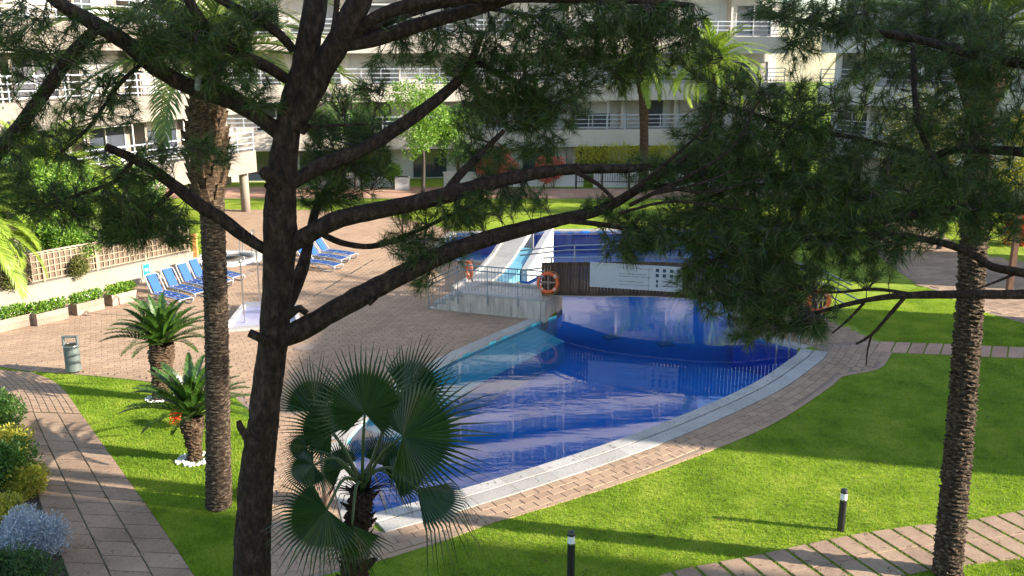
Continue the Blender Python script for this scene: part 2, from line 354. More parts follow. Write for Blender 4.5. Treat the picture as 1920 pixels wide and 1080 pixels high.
def band(P, Q, z0, z1, closed=False):
    """solid ribbon between two plan curves of equal length"""
    n = len(P); V = [(p[0], p[1], z) for z in (z0, z1) for c in (P, Q) for p in c]; f = []
    a, b, c, d = 0, n, 2 * n, 3 * n
    for i in range(n - 1):
        f += [(c + i, c + i + 1, d + i + 1, d + i), (a + i, b + i, b + i + 1, a + i + 1), (a + i, a + i + 1, c + i + 1, c + i), (b + i, d + i, d + i + 1, b + i + 1)]
    f += [(a, c, d, b), (a + n - 1, b + n - 1, d + n - 1, c + n - 1)]
    m = MB(); m.v = V; m.f = f; return m
def copy_tree(o, parent=None):
    c = o.copy(); COL.objects.link(c)
    if parent: c.parent = parent
    for ch in list(o.children): copy_tree(ch, c)
    return c

# ================================================================== GROUND, POOL, PAVING
WATER_Z = -0.07; POOL_Z = -1.1
near_in = smooth_path([G2(*p) for p in ((693, 967), (817, 933), (973, 887), (1140, 833), (1273, 783), (1413, 720), (1493, 667))], 0.35)
right_in = [G2(1497, 652), G2(1440, 638), G2(1377, 627), (7.3, 29.2), (9.3, 33.5), (11.0, 38.0), (10.8, 42.3), (8.5, 43.4)]
far_in = [G2(1100, 433), G2(960, 434), G2(850, 437), G2(828, 462), G2(835, 487)]
mid_in = [G2(905, 490), (-0.35, 34.6), (0.55, 31.6), (1.45, 30.2), (1.45, 28.05)]
left_in = smooth_path([G2(*p) for p in ((1017, 600), (940, 633), (853, 672), (785, 709), (720, 757), (672, 800), (650, 828))], 0.35)
steps_in = [G2(668, 880)]
pool_poly = [tuple(p) for p in near_in] + right_in + far_in + mid_in + [tuple(p) for p in left_in] + steps_in
pool_np = np.array(pool_poly); pool_closed = np.vstack([pool_np, pool_np[:1]])
JC = G(427, 488); JR = 1.38                                       # round spa
spa_hole = [(JC.x + 1.05 * math.cos(a), JC.y + 1.05 * math.sin(a)) for a in np.linspace(0, 2 * math.pi, 40, endpoint=False)]

BIG = [(-260, -60), (260, -60), (260, 330), (-260, 330)]
lawn = tag(sheet("lawn", BIG, [pool_poly, spa_hole], 0.0, "lawn"), kind="structure")

# pool shell and water
shell = MB(); n_ = len(pool_poly)
pool_floor = tag(sheet("pool_floor", pool_poly, [], POOL_Z, "pool_floor"), kind="structure")
wall_b = MB(); wall_a = MB(); i_left0 = len(near_in) + len(right_in) + len(far_in) + len(mid_in) - 1
for i in range(n_):
    a, b = pool_poly[i], pool_poly[(i + 1) % n_]
    (wall_a if i_left0 <= i < i_left0 + len(left_in) + 1 else wall_b).add([(a[0], a[1], POOL_Z), (b[0], b[1], POOL_Z), (b[0], b[1], 0.0), (a[0], a[1], 0.0)], [(0, 1, 2, 3)])
wall_b.build("pool_wall", "pool_wall", pool_floor); wall_a.build("pool_wall", "pool_aqua", pool_floor)["label"] = "pale aqua tiled side wall of the pool"
tag(sheet("pool_water", pool_poly, [], WATER_Z, "water"), kind="structure")
# submerged entry steps with white nosings at the near left corner
e0, e1 = Vector(G2(693, 967)), Vector(G2(650, 828)); ed = (e1 - e0).normalized(); en = Vector((ed.y, -ed.x))
st = thing("pool_steps", "submerged blue pool steps with white nosing lines at the near left corner", "steps", (e0.x, e0.y, POOL_Z))
for k in range(3):
    z = -0.20 - 0.2 * k; a0 = e0 + en * (0.02 + 0.42 * k) + ed * (0.05 + .16 * k); a1 = e1 + en * (0.02 + 0.42 * k) - ed * 0.25
    b0 = a0 + en * 0.40; b1 = a1 + en * 0.40
    t_ = MB().prism([a0, b0, b1, a1], POOL_Z + 0.004, z).build("step", "pool_floor", st, True)
    MB().prism([b0 - en * 0.055, b0 - en * 0.005, b1 - en * 0.005, b1 - en * 0.055], z + 0.003, z + 0.012).build("nosing", "white_paint", t_, True)
for k, (px, py) in enumerate(((1145, 632), (1248, 645))):
    c = G(px, py, POOL_Z + .01); MB().box((c.x, c.y, POOL_Z + 0.02), (0.5, 0.42, 0.03), 0.3).build("cyan_plate", "cyan_paint", pool_floor)  # flat cyan plates on the pool floor
# aqua ledge added along the left wall, sloped to catch light and look brighter
lp_ = left_in[1:-3]; lo_ = offset_path(lp_, 1.05); lq_ = offset_path(lp_, 0.01); m = MB(); k = len(lp_)
m.v = [(p[0], p[1], -.16) for p in lq_] + [(p[0], p[1], -.42) for p in lo_] + [(p[0], p[1], POOL_Z + .004) for p in lo_]
m.f = [(i, i + 1, k + i + 1, k + i) for i in range(k - 1)] + [(k + i, k + i + 1, 2 * k + i + 1, 2 * k + i) for i in range(k - 1)] + [(0, k, 2 * k), (k - 1, 3 * k - 1, 2 * k - 1)]
tag(m.build("added_ledge", "pool_aqua"), "added pale turquoise underwater ledge that brightens the left side of the pool", "ledge")

# copings
def coping(name, curve, w, side, label, z1=0.03, seg_len=0.9, mat="coping"):
    P = np.asarray(curve)[:, :2]; Q = offset_path(P, side * w)
    root = thing(name, label, "coping", (P[0][0], P[0][1], 0))
    L = np.r_[0, np.cumsum(np.linalg.norm(np.diff(P, axis=0), axis=1))]; k = max(1, int(L[-1] / seg_len))
    for i in range(k):
        s = np.linspace(L[-1] * i / k + 0.004, L[-1] * (i + 1) / k - 0.004, 4)
        A = np.c_[np.interp(s, L, P[:, 0]), np.interp(s, L, P[:, 1])]; B = np.c_[np.interp(s, L, Q[:, 0]), np.interp(s, L, Q[:, 1])]
        band(A, B, -0.06, z1).build("coping_stone", mat, root, True)
    return root
near_ext = np.vstack([near_in, [G2(1503, 655)]])
coping("pool_coping", near_ext, 0.30, -1, "white inner pool coping along the curved near edge beside the lawn", 0.03)
mid_c = offset_path(near_ext, -0.36); out_c = offset_path(near_ext, -0.72)
gr = band(offset_path(near_ext, -0.302), offset_path(near_ext, -0.358), -0.05, 0.012).build("overflow_grate", "grate")
tag(gr, "thin grey overflow channel between the two white coping bands", "drain")
coping("pool_coping", mid_c, 0.36, -1, "broad white outer coping band between overflow channel and brick strip", 0.035)
coping("pool_coping", left_in, 0.36, 1 if False else -1, "white coping between the patio and the aqua left pool wall", 0.035)
coping("pool_coping", [G2(650, 828), G2(668, 880), G2(693, 967), G2(700, 985)], 0.5, -1, "white coping at the step end of the pool behind the fan palm", 0.035)
coping("pool_coping", [G2(1508, 655)] + right_in[1:5], 0.34, -1, "white coping on the far right pool edge under the pine branches", 0.035)
coping("pool_coping", [right_in[-1]] + far_in[:4], 0.34, -1, "white coping along the far edge of the back pool by the lawn", 0.035)
coping("pool_coping", [far_in[3], far_in[4], mid_in[0]], 0.34, -1, "short white coping at the near left edge of the back pool", 0.035)

# paving fields -------------------------------------------------------------
def paver_mesh(w, d, h=0.03, name="paver"):
    b = 0.006; m = MB(); x, y = w / 2, d / 2
    V = [(-x, -y, 0), (x, -y, 0), (x, y, 0), (-x, y, 0), (-x, -y, h - b), (x, -y, h - b), (x, y, h - b), (-x, y, h - b),
         (-x + b, -y + b, h), (x - b, -y + b, h), (x - b, y - b, h), (-x + b, y - b, h)]
    F = [(0, 1, 5, 4), (1, 2, 6, 5), (2, 3, 7, 6), (3, 0, 4, 7), (4, 5, 9, 8), (5, 6, 10, 9), (6, 7, 11, 10), (7, 4, 8, 11), (8, 9, 10, 11)]
    return np.array(V), np.array(F)
def lay(parent, C, ang, size, h, z0, mat, hero=None, hero_n=300, name="paver"):
    """C: centres (n,2); ang: angle per piece; largest in view become objects, the rest one joined part"""
    C = np.asarray(C); ang = np.broadcast_to(ang, len(C)); V, F = paver_mesh(size[0], size[1], h)
    dz = rng.uniform(-0.0025, 0.0025, len(C)); da = rng.normal(0, 0.008, len(C)); ang = ang + da
    ca, sa = np.cos(ang), np.sin(ang)
    # size in view: near pieces that fall inside the frame
    u = 960 + FPX * C[:, 0] / (C[:, 1] * _c + (HC) * _s); vis = (u > -10) & (u < 1930)
    if hero is not None: vis &= hero
    order = np.argsort(np.where(vis, C[:, 1], 1e6)); H = order[:min(hero_n, int(vis.sum()))]; rest = np.setdiff1d(np.arange(len(C)), H)
    me = np_mesh(name, V, F); me.materials.append(MATS[mat])
    for i in H:
        o = bpy.data.objects.new(name, me); COL.objects.link(o); o.location = (C[i, 0], C[i, 1], z0 + dz[i]); o.rotation_euler = (0, 0, ang[i])
        o.parent = parent
    if len(rest):
        X = V[None, :, 0] * ca[rest, None] - V[None, :, 1] * sa[rest, None] + C[rest, 0:1]
        Y = V[None, :, 0] * sa[rest, None] + V[None, :, 1] * ca[rest, None] + C[rest, 1:2]
        Z = np.broadcast_to(V[None, :, 2], X.shape) + z0 + dz[rest, None]
        VV = np.stack([X, Y, Z], -1).reshape(-1, 3); FF = (F[None] + (np.arange(len(rest)) * len(V))[:, None, None]).reshape(-1, 4)
        link(name + "_field", np_mesh(name + "_field", VV, FF), mat, parent)["kind"] = "stuff"
def grid(poly, w, d, ang, bond=0.5):
    P = np.asarray(poly)[:, :2]; c, s = math.cos(ang), math.sin(ang); R = np.array([[c, s], [-s, c]]); Q = P @ R.T
    x0, y0 = Q.min(0); x1, y1 = Q.max(0); rows = np.arange(y0, y1, d); out = []
    for k, y in enumerate(rows):
        x = np.arange(x0 + (k % 2) * bond * w, x1, w); out.append(np.c_[x, np.full(len(x), y)])
    C = np.vstack(out) @ R; return C[inside(C, P)]

W0, W1 = Vector(G2(0, 592)), Vector(G2(365, 508)); wd = (W1 - W0).normalized(); wn_ = Vector((wd.y, -wd.x))   # garden wall line
WA = W0 - wd * 4.2; WB = W1
left_lawn_top = [G2(500, 800), G2(440, 745), G2(350, 728), G2(262, 714), G2(160, 704), G2(55, 696)]
patio_poly = [tuple(WA - Vector((.3, 0))), tuple(WB), G2(395, 470), G2(400, 393), G2(560, 394), G2(700, 400), G2(800, 420), G2(850, 434),
              (-1.0, 36.0), (0.4, 32), (1.35, 29), (0.9, 26.5), (-1.2, 22), (-2.9, 17.5), (-2.4, 14.9), G2(700, 990), G2(697, 1057), G2(560, 1090), G2(470, 1095),
              G2(470, 1000), G2(510, 930), G2(505, 850)] + left_lawn_top + [G2(0, 688), G2(-130, 680)]
patio = tag(sheet("patio", patio_poly, [pool_poly, spa_hole], 0.006, "paver_joint"), kind="structure")
C = grid(patio_poly, 0.30, 0.20, math.radians(24))
edge_ = np.array(left_lawn_top + [G2(0, 688)])
C = C[dist_to(C, edge_) > 0.2]
eo = offset_path(smooth_path(left_lawn_top[1:], .3), -.14); ei = offset_path(smooth_path(left_lawn_top[1:], .3), .02)
m_ = band(eo, ei, 0.0, 0.02).build("edging", "paver", patio)
C = C[~inside(C, pool_poly) & (dist_to(C, pool_closed) > 0.12) & (np.hypot(C[:, 0] - JC.x, C[:, 1] - JC.y) > JR)]
lay(patio, C, math.radians(24), (0.292, 0.192), 0.016, 0.004, "paver")

# brick strip that follows the near pool edge
lawn_edge = smooth_path([G2(*p) for p in ((697, 1057), (827, 1017), (907, 987), (1073, 937), (1280, 866), (1447, 797), (1563, 722), (1580, 707), (1647, 693), (1667, 672), (1672, 662), (1645, 641))], 0.3)
strip_poly = [tuple(p) for p in lawn_edge] + [G2(1600, 622), G2(1545, 598), G2(1400, 592), G2(1372, 618), G2(1440, 632), G2(1508, 645)] + [tuple(p) for p in out_c[::-1]] + [G2(697, 992)]
strip = tag(sheet("pool_walk", strip_poly, [pool_poly], 0.006, "paver_joint"), kind="structure")
oc = np.asarray(out_c); tdir = oc[-1] - oc[-2]; tdir /= np.linalg.norm(tdir); oc = np.vstack([oc, oc[-1] + tdir * 1.2, oc[-1] + tdir * 3.0])
tdir0 = oc[0] - oc[1]; tdir0 /= np.linalg.norm(tdir0); oc = np.vstack([oc[0] + tdir0 * 1.0, oc])
L = np.r_[0, np.cumsum(np.linalg.norm(np.diff(oc, axis=0), axis=1))]; Cs = []; As = []
for k in range(26):
    off = offset_path(oc, -(0.12 + 0.215 * k))
    s = np.arange(0.1 + (k % 2) * 0.16, L[-1], 0.318); x = np.interp(s, L, off[:, 0]); y = np.interp(s, L, off[:, 1])
    x2 = np.interp(s + 0.05, L, off[:, 0]); y2 = np.interp(s + 0.05, L, off[:, 1]); Cs.append(np.c_[x, y]); As.append(np.arctan2(y2 - y, x2 - x))
Cs = np.vstack(Cs); As = np.hstack(As); k_ = inside(Cs, strip_poly) & (dist_to(Cs, out_c) > 0.09) & (dist_to(Cs, lawn_edge) > 0.13); Cs, As = Cs[k_], As[k_]
R_ = inside(Cs, [G2(1372, 618), G2(1400, 585), G2(1560, 590), G2(1650, 641), G2(1560, 650), G2(1505, 648)])
band(offset_path(lawn_edge, .0), offset_path(lawn_edge, .11), -.02, .02).build("edging", "paver", strip)
lay(strip, Cs[~R_], As[~R_], (0.308, 0.205), 0.018, 0.004, "paver")
Cg = grid([G2(1372, 618), G2(1400, 592), G2(1545, 598), G2(1645, 641), G2(1560, 647), G2(1505, 645)], 0.30, 0.2, 0.2); lay(strip, Cg, 0.2, (0.292, 0.192), 0.016, 0.004, "paver", hero_n=0)

# left garden path: two setts areas and three rows of slabs ------------------
PL = smooth_path([G2(*p) for p in ((-40, 690), (8, 735), (23, 793), (67, 920), (117, 1053), (150, 1140))], 0.2)
PR = smooth_path([G2(*p) for p in ((55, 697), (110, 722), (157, 783), (200, 843), (267, 937), (320, 1013), (365, 1080), (410, 1150))], 0.2)
def at_(P, t):
    d = np.r_[0, np.cumsum(np.linalg.norm(np.diff(P, axis=0), axis=1))]; d /= d[-1]
    return np.array([np.interp(t, d, P[:, 0]), np.interp(t, d, P[:, 1])])
path_poly = [tuple(p) for p in PL] + [tuple(p) for p in PR[::-1]]
gpath = tag(sheet("garden_path", path_poly, [], 0.005, "joint_soil"), kind="structure")
def quad_slab(parent, q, z0, z1, mat, gap=0.012, name="slab"):
    c = sum((Vector(p[:2]) for p in q), Vector((0, 0))) / 4
    q2 = [Vector(p[:2]) + (c - Vector(p[:2])).normalized() * gap for p in q]
    bv = [p + (c - p).normalized() * 0.012 for p in q2]; dz = random.uniform(-.003, .003); m = MB()
    m.add([(p.x, p.y, z0) for p in q2] + [(p.x, p.y, z1 - .006 + dz) for p in q2] + [(p.x, p.y, z1 + dz) for p in bv],
          [(i, (i + 1) % 4, 4 + (i + 1) % 4, 4 + i) for i in range(4)] + [(4 + i, 4 + (i + 1) % 4, 8 + (i + 1) % 4, 8 + i) for i in range(4)] + [(8, 9, 10, 11)])
    me = m.mesh(name); bm = bmesh.new(); bm.from_mesh(me); bmesh.ops.recalc_face_normals(bm, faces=bm.faces); bm.to_mesh(me); bm.free()
    return link(name, me, mat, parent)
T0 = 0.30
for i in range(17):                                               # big slabs, three across, staggered
    for j in range(3):
        off = (0.0, 0.45, 0.15)[j]; ta = T0 + (i + off) * 0.042; tb = ta + 0.042
        if i == 0: ta = T0
        q = [at_(PL, ta) * (1 - j / 3) + at_(PR, ta) * (j / 3), at_(PL, ta) * (1 - (j + 1) / 3) + at_(PR, ta) * ((j + 1) / 3),
             at_(PL, tb) * (1 - (j + 1) / 3) + at_(PR, tb) * ((j + 1) / 3), at_(PL, tb) * (1 - j / 3) + at_(PR, tb) * (j / 3)]
        if tb <= 1.0: quad_slab(gpath, q, 0.002, 0.024, "slab", 0.014)
for i in range(18):                                               # small setts where the path meets the patio
    for j in range(9):
        ta = T0 - 0.004 - (i + 1) * 0.0166; tb = ta + 0.0166; u0, u1 = j / 9, (j + 1) / 9
        if ta < 0: continue
        q = [at_(PL, ta) * (1 - u0) + at_(PR, ta) * u0, at_(PL, ta) * (1 - u1) + at_(PR, ta) * u1, at_(PL, tb) * (1 - u1) + at_(PR, tb) * u1, at_(PL, tb) * (1 - u0) + at_(PR, tb) * u0]
        quad_slab(gpath, q, 0.002, 0.022, "paver", 0.010, "sett")

# right path of long slabs with grass joints, crossing the near lawn ---------
ue = smooth_path([G2(*p) for p in ((1180, 1100), (1280, 1068), (1413, 1043), (1567, 1010), (1703, 988), (1813, 977), (1920, 957), (2020, 935))], 0.1)
jd = Vector(G2(1693, 1063)) - Vector(G2(1600, 1003)); jd.normalize()
Lu = np.r_[0, np.cumsum(np.linalg.norm(np.diff(ue, axis=0), axis=1))]
stone = thing("stepping_path", "path of long pinkish slabs with grassy joints crossing the near lawn", "path", (6, 13, 0)); 
for k in range(int(Lu[-1] / 0.43)):
    s0 = k * 0.43; a = Vector((np.interp(s0, Lu, ue[:, 0]), np.interp(s0, Lu, ue[:, 1]))); b = Vector((np.interp(s0 + 0.375, Lu, ue[:, 0]), np.interp(s0 + 0.375, Lu, ue[:, 1])))
    L1 = 0.62 + 0.05 * random.random(); L2 = 1.32 + 0.04 * random.random()
    quad_slab(stone, [a, b, b + jd * L1, a + jd * L1], -0.01, 0.022, "slab", 0.004).matrix_parent_inverse = Matrix.Translation((-6, -13, 0))
    quad_slab(stone, [a + jd * (L1 + .002), b + jd * (L1 + .002), b + jd * L2, a + jd * L2], -0.01, 0.022, "slab", 0.004).matrix_parent_inverse = Matrix.Translation((-6, -13, 0))
jq = [tuple(p) for p in ue] + [tuple(Vector(p) + jd * 1.33) for p in ue[::-1]]
# straight row of slabs leaving the pool corner
row = thing("stepping_row", "straight row of pale slabs leading right from the pool corner", "path", (12, 25, 0))
ra, rb = Vector(G2(1648, 641)), Vector(G2(1920, 652)); rd = (rb - ra).normalized(); rj = (Vector(G2(1652, 662)) - Vector(G2(1664, 641))).normalized()
for k in range(24):
    a = ra + rd * (0.05 + 0.44 * k); b = a + rd * 0.40
    quad_slab(row, [a, b, b + rj * 1.12, a + rj * 1.12], -0.01, 0.022, "terracotta", 0.004).matrix_parent_inverse = Matrix.Translation((-12, -25, 0))
stone_mask = jq; row_poly = [tuple(ra), tuple(ra + rd * 11), tuple(ra + rd * 11 + rj * 1.14), tuple(ra + rj * 1.14)]

# far right paved path and the far terracotta walk ---------------------------
fr_l = smooth_path([G2(*p) for p in ((1690, 405), (1640, 440), (1640, 470), (1700, 520), (1790, 560), (1860, 590), (2000, 625))], 0.6)
fr_r = smooth_path([G2(*p) for p in ((1800, 400), (1760, 430), (1775, 452), (1850, 480), (1960, 500), (2060, 520), (2200, 545))], 0.6)
far_poly = [tuple(p) for p in fr_l] + [tuple(p) for p in fr_r[::-1]]
far_path = tag(sheet("winding_path", far_poly, [], 0.006, "paver_joint"), kind="structure")
Cf = grid(far_poly, 0.6, 0.4, 0.5); lay(far_path, Cf, 0.5, (0.585, 0.385), 0.018, 0.004, "slab", hero_n=120, name="slab")
terr_poly = [(-30, 53.2), (22, 53.0), (22, 57.4), (-30, 57.6)]
terr = tag(sheet("terracotta_walk", terr_poly, [], 0.006, "paver_joint"), kind="structure")
Ct = grid(terr_poly, 0.9, 0.9, 0.0); lay(terr, Ct, 0.0, (0.885, 0.885), 0.02, 0.004, "terracotta", hero_n=0, name="slab")

# dark strip painting a shadow line on the patio, and two manhole covers
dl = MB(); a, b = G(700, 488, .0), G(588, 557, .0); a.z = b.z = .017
tag(dl.bar(a, b, 0.06, 0.01).build("shadow_strip", "dark_metal"), "thin dark strip imitating a shadow line diagonally across the patio", "drain")
for px, py, lb in ((462, 513, "round brown manhole cover on the patio near the round spa"), (480, 507, "second round manhole cover right behind the first near the spa"), (573, 653, "round manhole cover on the patio beside the pine trunk")):
    p = G(px, py); m = MB(); ang = [2 * math.pi * k / 24 for k in range(24)]
    m.prism([(p.x + .33 * math.cos(a), p.y + .33 * math.sin(a)) for a in ang], 0.0, 0.026); m.prism([(p.x + .26 * math.cos(a), p.y + .26 * math.sin(a)) for a in ang], 0.026, 0.031)
    tag(m.build("manhole_cover", "planter_wood"), lb, "cover")

# grass blades on the lawns in view ------------------------------------------
def blades(name, label, region, n, hmin, hmax, ymax, avoid):
    P = np.asarray(region); x0, y0 = P.min(0); x1, y1 = P.max(0)
    y = y0 + (min(y1, ymax) - y0) * rng.random(n) ** 1.4; x = rng.uniform(x0, x1, n); Q = np.c_[x, y]
    k = inside(Q, region) & (np.abs(x) < 0.6 * y + 0.6)
    for a in avoid: k &= ~inside(Q, a)
    Q = Q[k]; n = len(Q); a = rng.uniform(0, 2 * np.pi, n); w = rng.uniform(0.004, 0.008, n); h = rng.uniform(hmin, hmax, n); le = rng.uniform(0.1, 0.9, n) * h; b = rng.uniform(0, 2 * np.pi, n)
    V = np.zeros((n, 3, 3)); V[:, 0, :2] = Q + np.c_[np.cos(a), np.sin(a)] * w[:, None]; V[:, 1, :2] = Q - np.c_[np.cos(a), np.sin(a)] * w[:, None]
    V[:, 2, :2] = Q + np.c_[np.cos(b), np.sin(b)] * le[:, None]; V[:, 2, 2] = h
    o = link(name, np_mesh(name, V.reshape(-1, 3), np.arange(3 * n).reshape(-1, 3)), "grass_blade"); tag(o, label, "grass", kind="stuff"); return o
slab_gaps = []
for k in range(int(Lu[-1] / 0.43)):
    s0 = k * 0.43; a = Vector((np.interp(s0, Lu, ue[:, 0]), np.interp(s0, Lu, ue[:, 1]))); b = Vector((np.interp(s0 + 0.375, Lu, ue[:, 0]), np.interp(s0 + 0.375, Lu, ue[:, 1])))
    slab_gaps.append([a + jd * .02, b + jd * .02, b + jd * 1.3, a + jd * 1.3])
near_lawn = [tuple(p) for p in lawn_edge] + [tuple(ra + rj * 1.15), tuple(ra + rd * 11 + rj * 1.15), (14, 12), (9, 10.8), (-4, 10.8), G2(560, 1092)]
blades("grass", "sunlit and shaded mown grass of the large near lawn", near_lawn, 560000, 0.02, 0.055, 26, [strip_poly, pool_poly] + slab_gaps)
left_lawn = [G2(500, 1000), G2(510, 930), G2(505, 850)] + left_lawn_top + [tuple(p) for p in PR] + [G2(480, 1150)]
blades("grass", "mown grass of the narrow lawn between garden path and patio", left_lawn, 230000, 0.02, 0.055, 30, [path_poly])
back_lawn = [tuple(ra + rd * 0.1), tuple(ra + rd * 11), (19, 31), (15, 32), G2(1560, 590)]
blades("grass", "mown grass of the striped sunlit lawn beyond the slab row", back_lawn, 160000, 0.02, 0.045, 32, [strip_poly, far_poly])

# pine litter on the paving
n = 4200; q = np.c_[rng.uniform(-13, 12, n), rng.uniform(12.5, 27, n)]; q = q[~inside(q, pool_poly) & (dist_to(q, pool_closed) > .05)]; n = len(q)
a = rng.uniform(0, 2 * np.pi, n); L = rng.uniform(.02, .06, n); w = rng.uniform(.003, .012, n); V = np.zeros((n, 4, 3)); d = np.c_[np.cos(a), np.sin(a)]; e = np.c_[-np.sin(a), np.cos(a)]
for j, (s1, s2) in enumerate(((-1, 0), (0, -1), (1, 0), (0, 1))): V[:, j, :2] = q + d * (s1 * L)[:, None] + e * (s2 * w)[:, None]; V[:, j, 2] = .034 + (j % 2) * .004
tag(link("leaf_litter", np_mesh("leaf_litter", V.reshape(-1, 3), np.arange(4 * n).reshape(-1, 4)), "litter"), "scattered brown pine litter on the paving", "litter", kind="stuff")

# ================================================================== BUILDINGS
Z1 = 3.30; SH = 3.08                                              # first slab top, storey height
def facade(root, a, b, storeys, bay, depth=1.7, fascia_h=1.12, wall_mat="grey_wall", fascia_mat="cream_building", detail=4, back=9.0, ends=(True, True), ground=True, awn=(), open_end=0.0):
    """balcony front from a to b (plan, outside on the right of travel)"""
    a, b = Vector(a), Vector(b); d = (b - a); L = d.length; d.normalize(); nrm = Vector((d.y, -d.x)); rz = math.atan2(d.y, d.x)
    def pt(u, v, z): p = a + d * u - nrm * v; return (p.x, p.y, z)   # v: depth behind the balcony front
    def bx(m, u0, u1, v0, v1, z0, z1): return m.box(pt((u0 + u1) / 2, (v0 + v1) / 2, (z0 + z1) / 2), (u1 - u0, v1 - v0, z1 - z0), rz)
    top = Z1 + SH * (storeys - 1)
    bx(MB(), 0, L, depth, back, Z1 - .45, top + 2.9).build("wall", wall_mat, root, True)
    bx(MB(), 0, L - open_end, depth + .01, back - .01, 0.0, Z1 - .45).build("ground_wall", wall_mat, root, True)
    nb = max(1, round(L / bay)); bw = L / nb
    # shared window meshes
    fm = MB(); ww, wh = bw * 0.70, 2.15
    for x0, x1, z0, z1 in ((-ww / 2, ww / 2, wh - .07, wh), (-ww / 2, ww / 2, 0, .07), (-ww / 2, -ww / 2 + .07, .07, wh - .07), (ww / 2 - .07, ww / 2, .07, wh - .07), (-.04, .04, .07, wh - .07)):
        fm.box(((x0 + x1) / 2, 0, (z0 + z1) / 2), (x1 - x0, .09, z1 - z0))
    fme = fm.mesh("window"); fme.materials.append(MATS["white_paint"])
    pm = [MB().box((s * (ww / 4 - .01), .02, wh / 2), (ww / 2 - .12, .02, wh - .16)).mesh("pane") for s in (-1, 1)]
    for q in pm: q.materials.append(MATS["curtain_glass"])
    shm = [MB().box((0, -.06, wh - .02 - h_ / 2), (ww - .02, .03, h_)).mesh("shutter") for h_ in (.75, 1.15, 1.5)]
    for q in shm: q.materials.append(MATS["shutter"])
    for k in range(storeys):
        z = Z1 + SH * k; full = k < detail
        bal = bx(MB(), -.02, L + .02, 0, .16, z - fascia_h, z)
        bx(bal, 0, L, .16, depth + .02, z - .28, z - .02); bal = bal.build("balcony", fascia_mat, root, True)
        rails = MB() if not full else None
        for j, h in enumerate((0.16, 0.42, 0.70, 0.98)):
            m = rails or MB(); m.bar(pt(0.02, .08, z + h), pt(L - .02, .08, z + h), 0.045, 0.06 if j == 3 else 0.045)
            if full: m.build("rail", "rail_white", bal, True)
        np_ = max(2, int(L / 1.25)); pme = None
        for j in range(np_ + 1):
            u = .05 + (L - .1) * j / np_
            if full:
                if pme is None: pme = MB().box((0, 0, .5), (.05, .05, 1.0)).mesh("post"); pme.materials.append(MATS["rail_white"])
                o = link("post", pme, None, bal, True); o.location = pt(u, .08, z - .002); o.rotation_euler = (0, 0, rz)
            else: bx(rails, u - .025, u + .025, .055, .105, z - .002, z + 1)
        if rails: rails.build("railing", "rail_white", bal, True)
        for j in range(nb):
            u = bw * (j + .5)
            if full:
                w = link("window", fme, None, root, True); w.location = pt(u, depth - .03, z + .02); w.rotation_euler = (0, 0, rz)
                for q in pm:
                    o = bpy.data.objects.new("pane", q); COL.objects.link(o); o.parent = w
                hs_ = (j * 7 + k * 3) % 5
                if hs_ < 3: o = bpy.data.objects.new("shutter", shm[hs_]); COL.objects.link(o); o.parent = w
            if j:
                bx(MB(), bw * j - .07, bw * j + .07, .9, depth + .01, z - .01, z + SH - .3).build("partition", fascia_mat, root, True)
        if not full:
            for j in range(nb): bx(MB(), bw * (j + .15), bw * (j + .85), depth - .04, depth + .05, z + .05, z + 2.2).build("window", "glass", root, True)
    bx(MB(), -.1, L + .1, -.05, back, top + 2.9, top + 3.3).build("roof", fascia_mat, root, True)
    if ground:
        for j in range(nb):
            if bw * (j + .8) > L - open_end: continue
            bx(MB(), bw * (j + .2), bw * (j + .8), depth - .05, depth + .05, .1, 2.1).build("ground_window", "glass", root, True)
        for j in range(0, nb + 1, 2):
            u = min(max(bw * j, .35), L - .35); p = pt(u, .45, 0)
            V = MB().tube([(p[0], p[1], 0.0), (p[0], p[1], Z1 - fascia_h + .9)], .22, 16); V.build("column", "cream_wall", root, True, True)
    for (u0, u1, k) in awn:                                        # white awning frames standing on a balcony
        z = Z1 + SH * k; m = MB()
        bx(m, u0, u0 + .07, .2, .27, z, z + 1.85); bx(m, u1 - .07, u1, .2, .27, z, z + 1.85); bx(m, u0, u1, .18, .3, z + 1.85, z + 1.95)
        m.build("awning_frame", "white_paint", root, True)

lb = thing("apartment_building", "cream apartment wing at the left with balcony corner on a round column", "building", (-15, 46, 0))
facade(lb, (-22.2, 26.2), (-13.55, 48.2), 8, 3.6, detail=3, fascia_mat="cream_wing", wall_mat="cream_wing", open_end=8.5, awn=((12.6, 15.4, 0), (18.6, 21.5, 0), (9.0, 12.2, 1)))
MB().tube([(-14.35, 48.45, 0.0), (-14.35, 48.45, Z1 - .27)], .24, 18).build("column", "cream_wall", lb, True, True)
bb = thing("apartment_building", "long pale apartment block across the back behind the garden trees", "building", (0, 62, 0))
facade(bb, (-26.0, 57.6), (19.0, 64.6), 3, 3.9, detail=3, fascia_mat="cream_building", wall_mat="white_building", awn=((30.4, 33.0, 0), (24, 27, 1), (16, 19, 2)))
tw = thing("reflection_tower", "added tall pale tower, unseen behind the back block, for the water reflections", "building", (-8, 85, 0))
facade(tw, (-34.0, 69.0), (20.0, 86.0), 13, 5.2, depth=2.2, detail=0, fascia_mat="cream_building", wall_mat="glass", fascia_h=1.0, ground=False)  # added out of view, turned sunward to put bright bands in the water
rb_ = thing("apartment_building", "grey shaded apartment wing with white window bays at the upper right", "building", (22, 55, 0))
facade(rb_, (19.3, 58.5), (29.0, 46.5), 3, 3.4, detail=3, fascia_mat="white_building", wall_mat="white_building")
